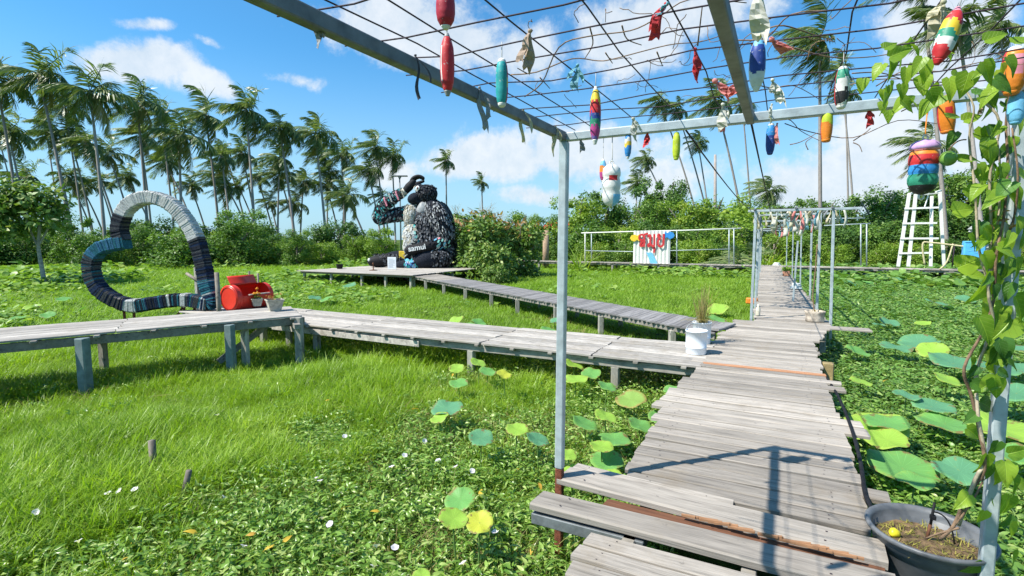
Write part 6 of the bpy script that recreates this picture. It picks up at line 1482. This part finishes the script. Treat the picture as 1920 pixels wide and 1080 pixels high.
# ================================================================== LOTUS LEAVES, FLOWERS, FALLEN LEAVES
def lotus_mesh(mk, seedv):
    rr = random.Random(seedv); m = MB(); n = 28; vs = [(0,0,-.10)]; ph = rr.uniform(0,6); cut = rr.uniform(.0,.25)
    for ri, r in enumerate((.25,.5,.75,.93,1.0)):
        for k in range(n):
            a = 6.2832*k/n; wv_ = .06*math.sin(3*a+ph)+.045*math.sin(5*a+ph*2)+.03*math.sin(2*a-ph); nt = 1-cut*math.exp(-((a-3.14)/.18)**2)*(ri/4)
            vs.append((r*nt*math.cos(a)*(1+.04*math.sin(4*a+ph)), r*nt*math.sin(a), -.10+.14*r*r+wv_*r*r*1.3-(.05 if ri == 4 else 0)))
    fs = [(0,1+k,1+(k+1) % n) for k in range(n)]
    for ri in range(4):
        for k in range(n): fs.append((1+ri*n+k, 1+(ri+1)*n+k, 1+(ri+1)*n+(k+1) % n, 1+ri*n+(k+1) % n))
    m.add(vs, fs, 0, True); return m.mesh('leaf', M[mk])
LM = {k: [lotus_mesh('lotus_'+k, q*7+j) for q in range(3)] for j, k in enumerate(('green','blue','light','yellow','brown'))}
LO = [(838,764,29,'blue','.'),(824,782,17,'light','.'),(902,820,23,'blue','.'),(969,804,20,'light','.'),(1008,822,22,'blue','.'),(862,935,28,'green','.'),(850,970,27,'light','.'),(899,978,25,'yellow','.'),(860,718,17,'green','.'),(856,690,14,'light','.'),(897,680,15,'light','.'),(914,696,16,'green','.'),(945,701,14,'yellow','.'),
      (1077,683,18,'light','.'),(1080,710,22,'light','.'),(1108,699,18,'green','.'),(1138,724,18,'green','.'),(1183,748,27,'brown','.'),(1097,793,25,'green','.'),(1136,780,21,'light','.'),(1200,796,23,'green','.'),(1152,822,30,'green','.'),(1128,836,22,'light','.'),(1138,862,30,'green','.'),(1066,852,16,'light','.'),(1262,730,18,'green','.'),(1236,783,20,'green','.'),(1148,890,18,'light','.'),
      (1345,579,20,'light','.'),(1342,597,20,'green','.'),(853,601,17,'light','.'),(898,604,14,'green','.'),(1028,618,14,'green','.'),(880,608,10,'green','.'),(1040,600,10,'blue','.'),
      (1608,657,21,'green','.'),(1614,715,18,'light','.'),(1668,603,16,'blue','.'),(1648,608,11,'blue','.'),(1722,640,33,'blue','.'),(1680,650,26,'blue','.'),(1748,655,24,'light','.'),(1792,678,42,'blue','.'),(1776,710,24,'light','.'),(1692,872,54,'green','.'),(1640,800,52,'light','.'),(1662,822,34,'light','.'),(1660,790,36,'green','.'),(1772,792,46,'green','.'),
      (1800,880,42,'blue','.'),(1882,800,54,'light','.'),(1905,735,42,'blue','.'),(1870,690,34,'blue','.'),(1905,850,44,'green','.'),(1750,760,34,'blue','.'),(1715,900,30,'green','.'),(1700,740,22,'blue','.'),(1600,532,14,'blue','.'),(1625,530,12,'green','.'),(1690,525,14,'blue','.'),(1700,540,12,'green','.'),(1765,570,24,'blue','.'),(1810,560,16,'blue','.'),(1900,650,30,'blue','.'),(1915,690,36,'blue','.'),(1730,605,12,'light','.'),
      (612,520,15,'green','.'),(640,522,13,'green','.'),(600,530,10,'light','.'),(655,535,12,'blue','.'),(590,558,12,'blue','.'),(612,560,12,'green','.'),(500,585,12,'light','.'),(620,545,11,'light','.'),(120,560,13,'green','.'),(60,575,14,'light','.'),(90,590,12,'green','.'),(35,595,13,'green','.'),(150,580,12,'green','.'),(20,520,12,'light','.'),(300,575,14,'light','.'),(195,610,12,'green','.'),
      (790,1078,16,'light','.'),(1070,880,15,'light','.'),(1240,620,10,'green','.')]
cname = dict(green='green', blue='bluish green', light='light green', yellow='yellow', brown='withering brown-edged')
def area(px, py):
    if px > 1560: return 'right of the walkway' if py > 620 else 'far out right of the walkway'
    if px < 720 and py < 630: return 'behind the left boardwalks'
    if py < 632: return 'between the two middle boardwalks'
    if px < 1040: return 'left of the near pergola post'
    return 'between the near post and the deck'
LO.sort(key=lambda l: l[0]); cl_ = {}
for (px, py, r_, kd, _) in LO:
    zl = .30+random.uniform(-.05,.14) if py > 640 else .24
    c = atz(px, py, zl); dp = depth(c); R_ = r_*dp/F*1.05; ar = area(px, py); cl_[(kd, ar)] = cl_.get((kd, ar), 0)+1; nth = cl_[(kd, ar)]
    T = thing('lotus_plant', '%s lotus leaf %s, %s from left' % (cname[kd], ar, ordinal(nth)), 'lotus', Vector((c.x,c.y,0)), 'lotus leaves standing above the marsh')
    o = link('leaf', random.choice(LM[kd]), T); o.location = (0,0,zl); o.scale = (R_,R_,R_*.9); tl = random.uniform(.1,.5) if r_ < 30 else random.uniform(.05,.28)
    ta = math.atan2(-FW.y, -FW.x)+random.uniform(-1.2,1.2); axt = Vector((-math.sin(ta), math.cos(ta), 0)); qz_ = Quaternion(axt, tl) @ Quaternion((0,0,1), random.uniform(0,6.28)); o.rotation_mode = 'QUATERNION'; o.rotation_quaternion = qz_
    m = MB(); cb = c - (qz_ @ Vector((0,0,.1*R_))); m.tube(bez(Vector((c.x+random.uniform(-.06,.06), c.y+random.uniform(-.06,.06), -.05)), Vector((c.x,c.y,zl*.5)), cb, 5), .006, 5); m.build('stem', M['lotus_stem'], T)
fl = MB(); n = 10
for ri, (r, z) in enumerate(((.012,.0),(.03,.02),(.045,.022))): pass
vs = [(0,0,0)]+[(.018*math.cos(k*.628), .018*math.sin(k*.628), .022) for k in range(10)]+[((.04 if k % 2 else .036)*math.cos(k*.628), (.04 if k % 2 else .036)*math.sin(k*.628), .026+.004*(k % 2)) for k in range(10)]
fl.add(vs, [(0,1+k,1+(k+1) % 10) for k in range(10)]+[(1+k,11+k,11+(k+1) % 10,1+(k+1) % 10) for k in range(10)], 0, True); FLM = fl.mesh('flower', leafmat('pale petal', (.74,.66,.76), (.85,.80,.86), (.80,.70,.80), .6, .3))
FL = [(68,962),(148,1018),(203,928),(226,922),(254,920),(408,780),(455,1028),(592,900),(600,905),(620,985),(706,1028),(740,1030),(700,1066),(646,820),(758,856),(735,878),(822,866),(855,878),(885,885),(795,828),(604,975),(930,1000),(418,935),(870,1060)]
FL.sort()
for k, (px, py) in enumerate(FL):
    c = atz(px, py, .17); o = link('morning_glory_flower', FLM, None, c); o.scale = (.68,)*3; o.rotation_euler = (random.uniform(.2,.9), random.uniform(-.4,.4), random.uniform(0,6))
    tag(o, 'pale open flower low in the weeds, %s from the left' % ordinal(k+1), 'flower', 'pale flowers among the weeds')
fy = MB(); leaf(fy, (0,0,0), (1,0,0), (0,0,1), .11, .05); FYM = fy.mesh('fallen_leaf', leafmat('yellowed leaf', (.62,.38,.04), (.70,.48,.05), (.55,.25,.06), .6, .3))
YL = sorted([(245,1045),(530,1018),(515,1022),(262,1000),(610,752),(772,768),(850,700),(900,930),(1000,1024),(960,885),(712,960),(640,955),(1010,905),(1655,716),(1740,583),(1805,580),(370,1000),(480,1000)])
for k, (px, py) in enumerate(YL):
    c = atz(px, py, .15); o = link('yellowed_leaf', FYM, None, c); o.scale = (random.uniform(.55,.95),)*3; o.rotation_euler = (random.uniform(-.6,.6), random.uniform(-.6,.6), random.uniform(0,6))
    tag(o, 'yellowed fallen leaf on the ground plants, %s from the left' % ordinal(k+1), 'leaf', 'yellowed leaves lying on the weeds')
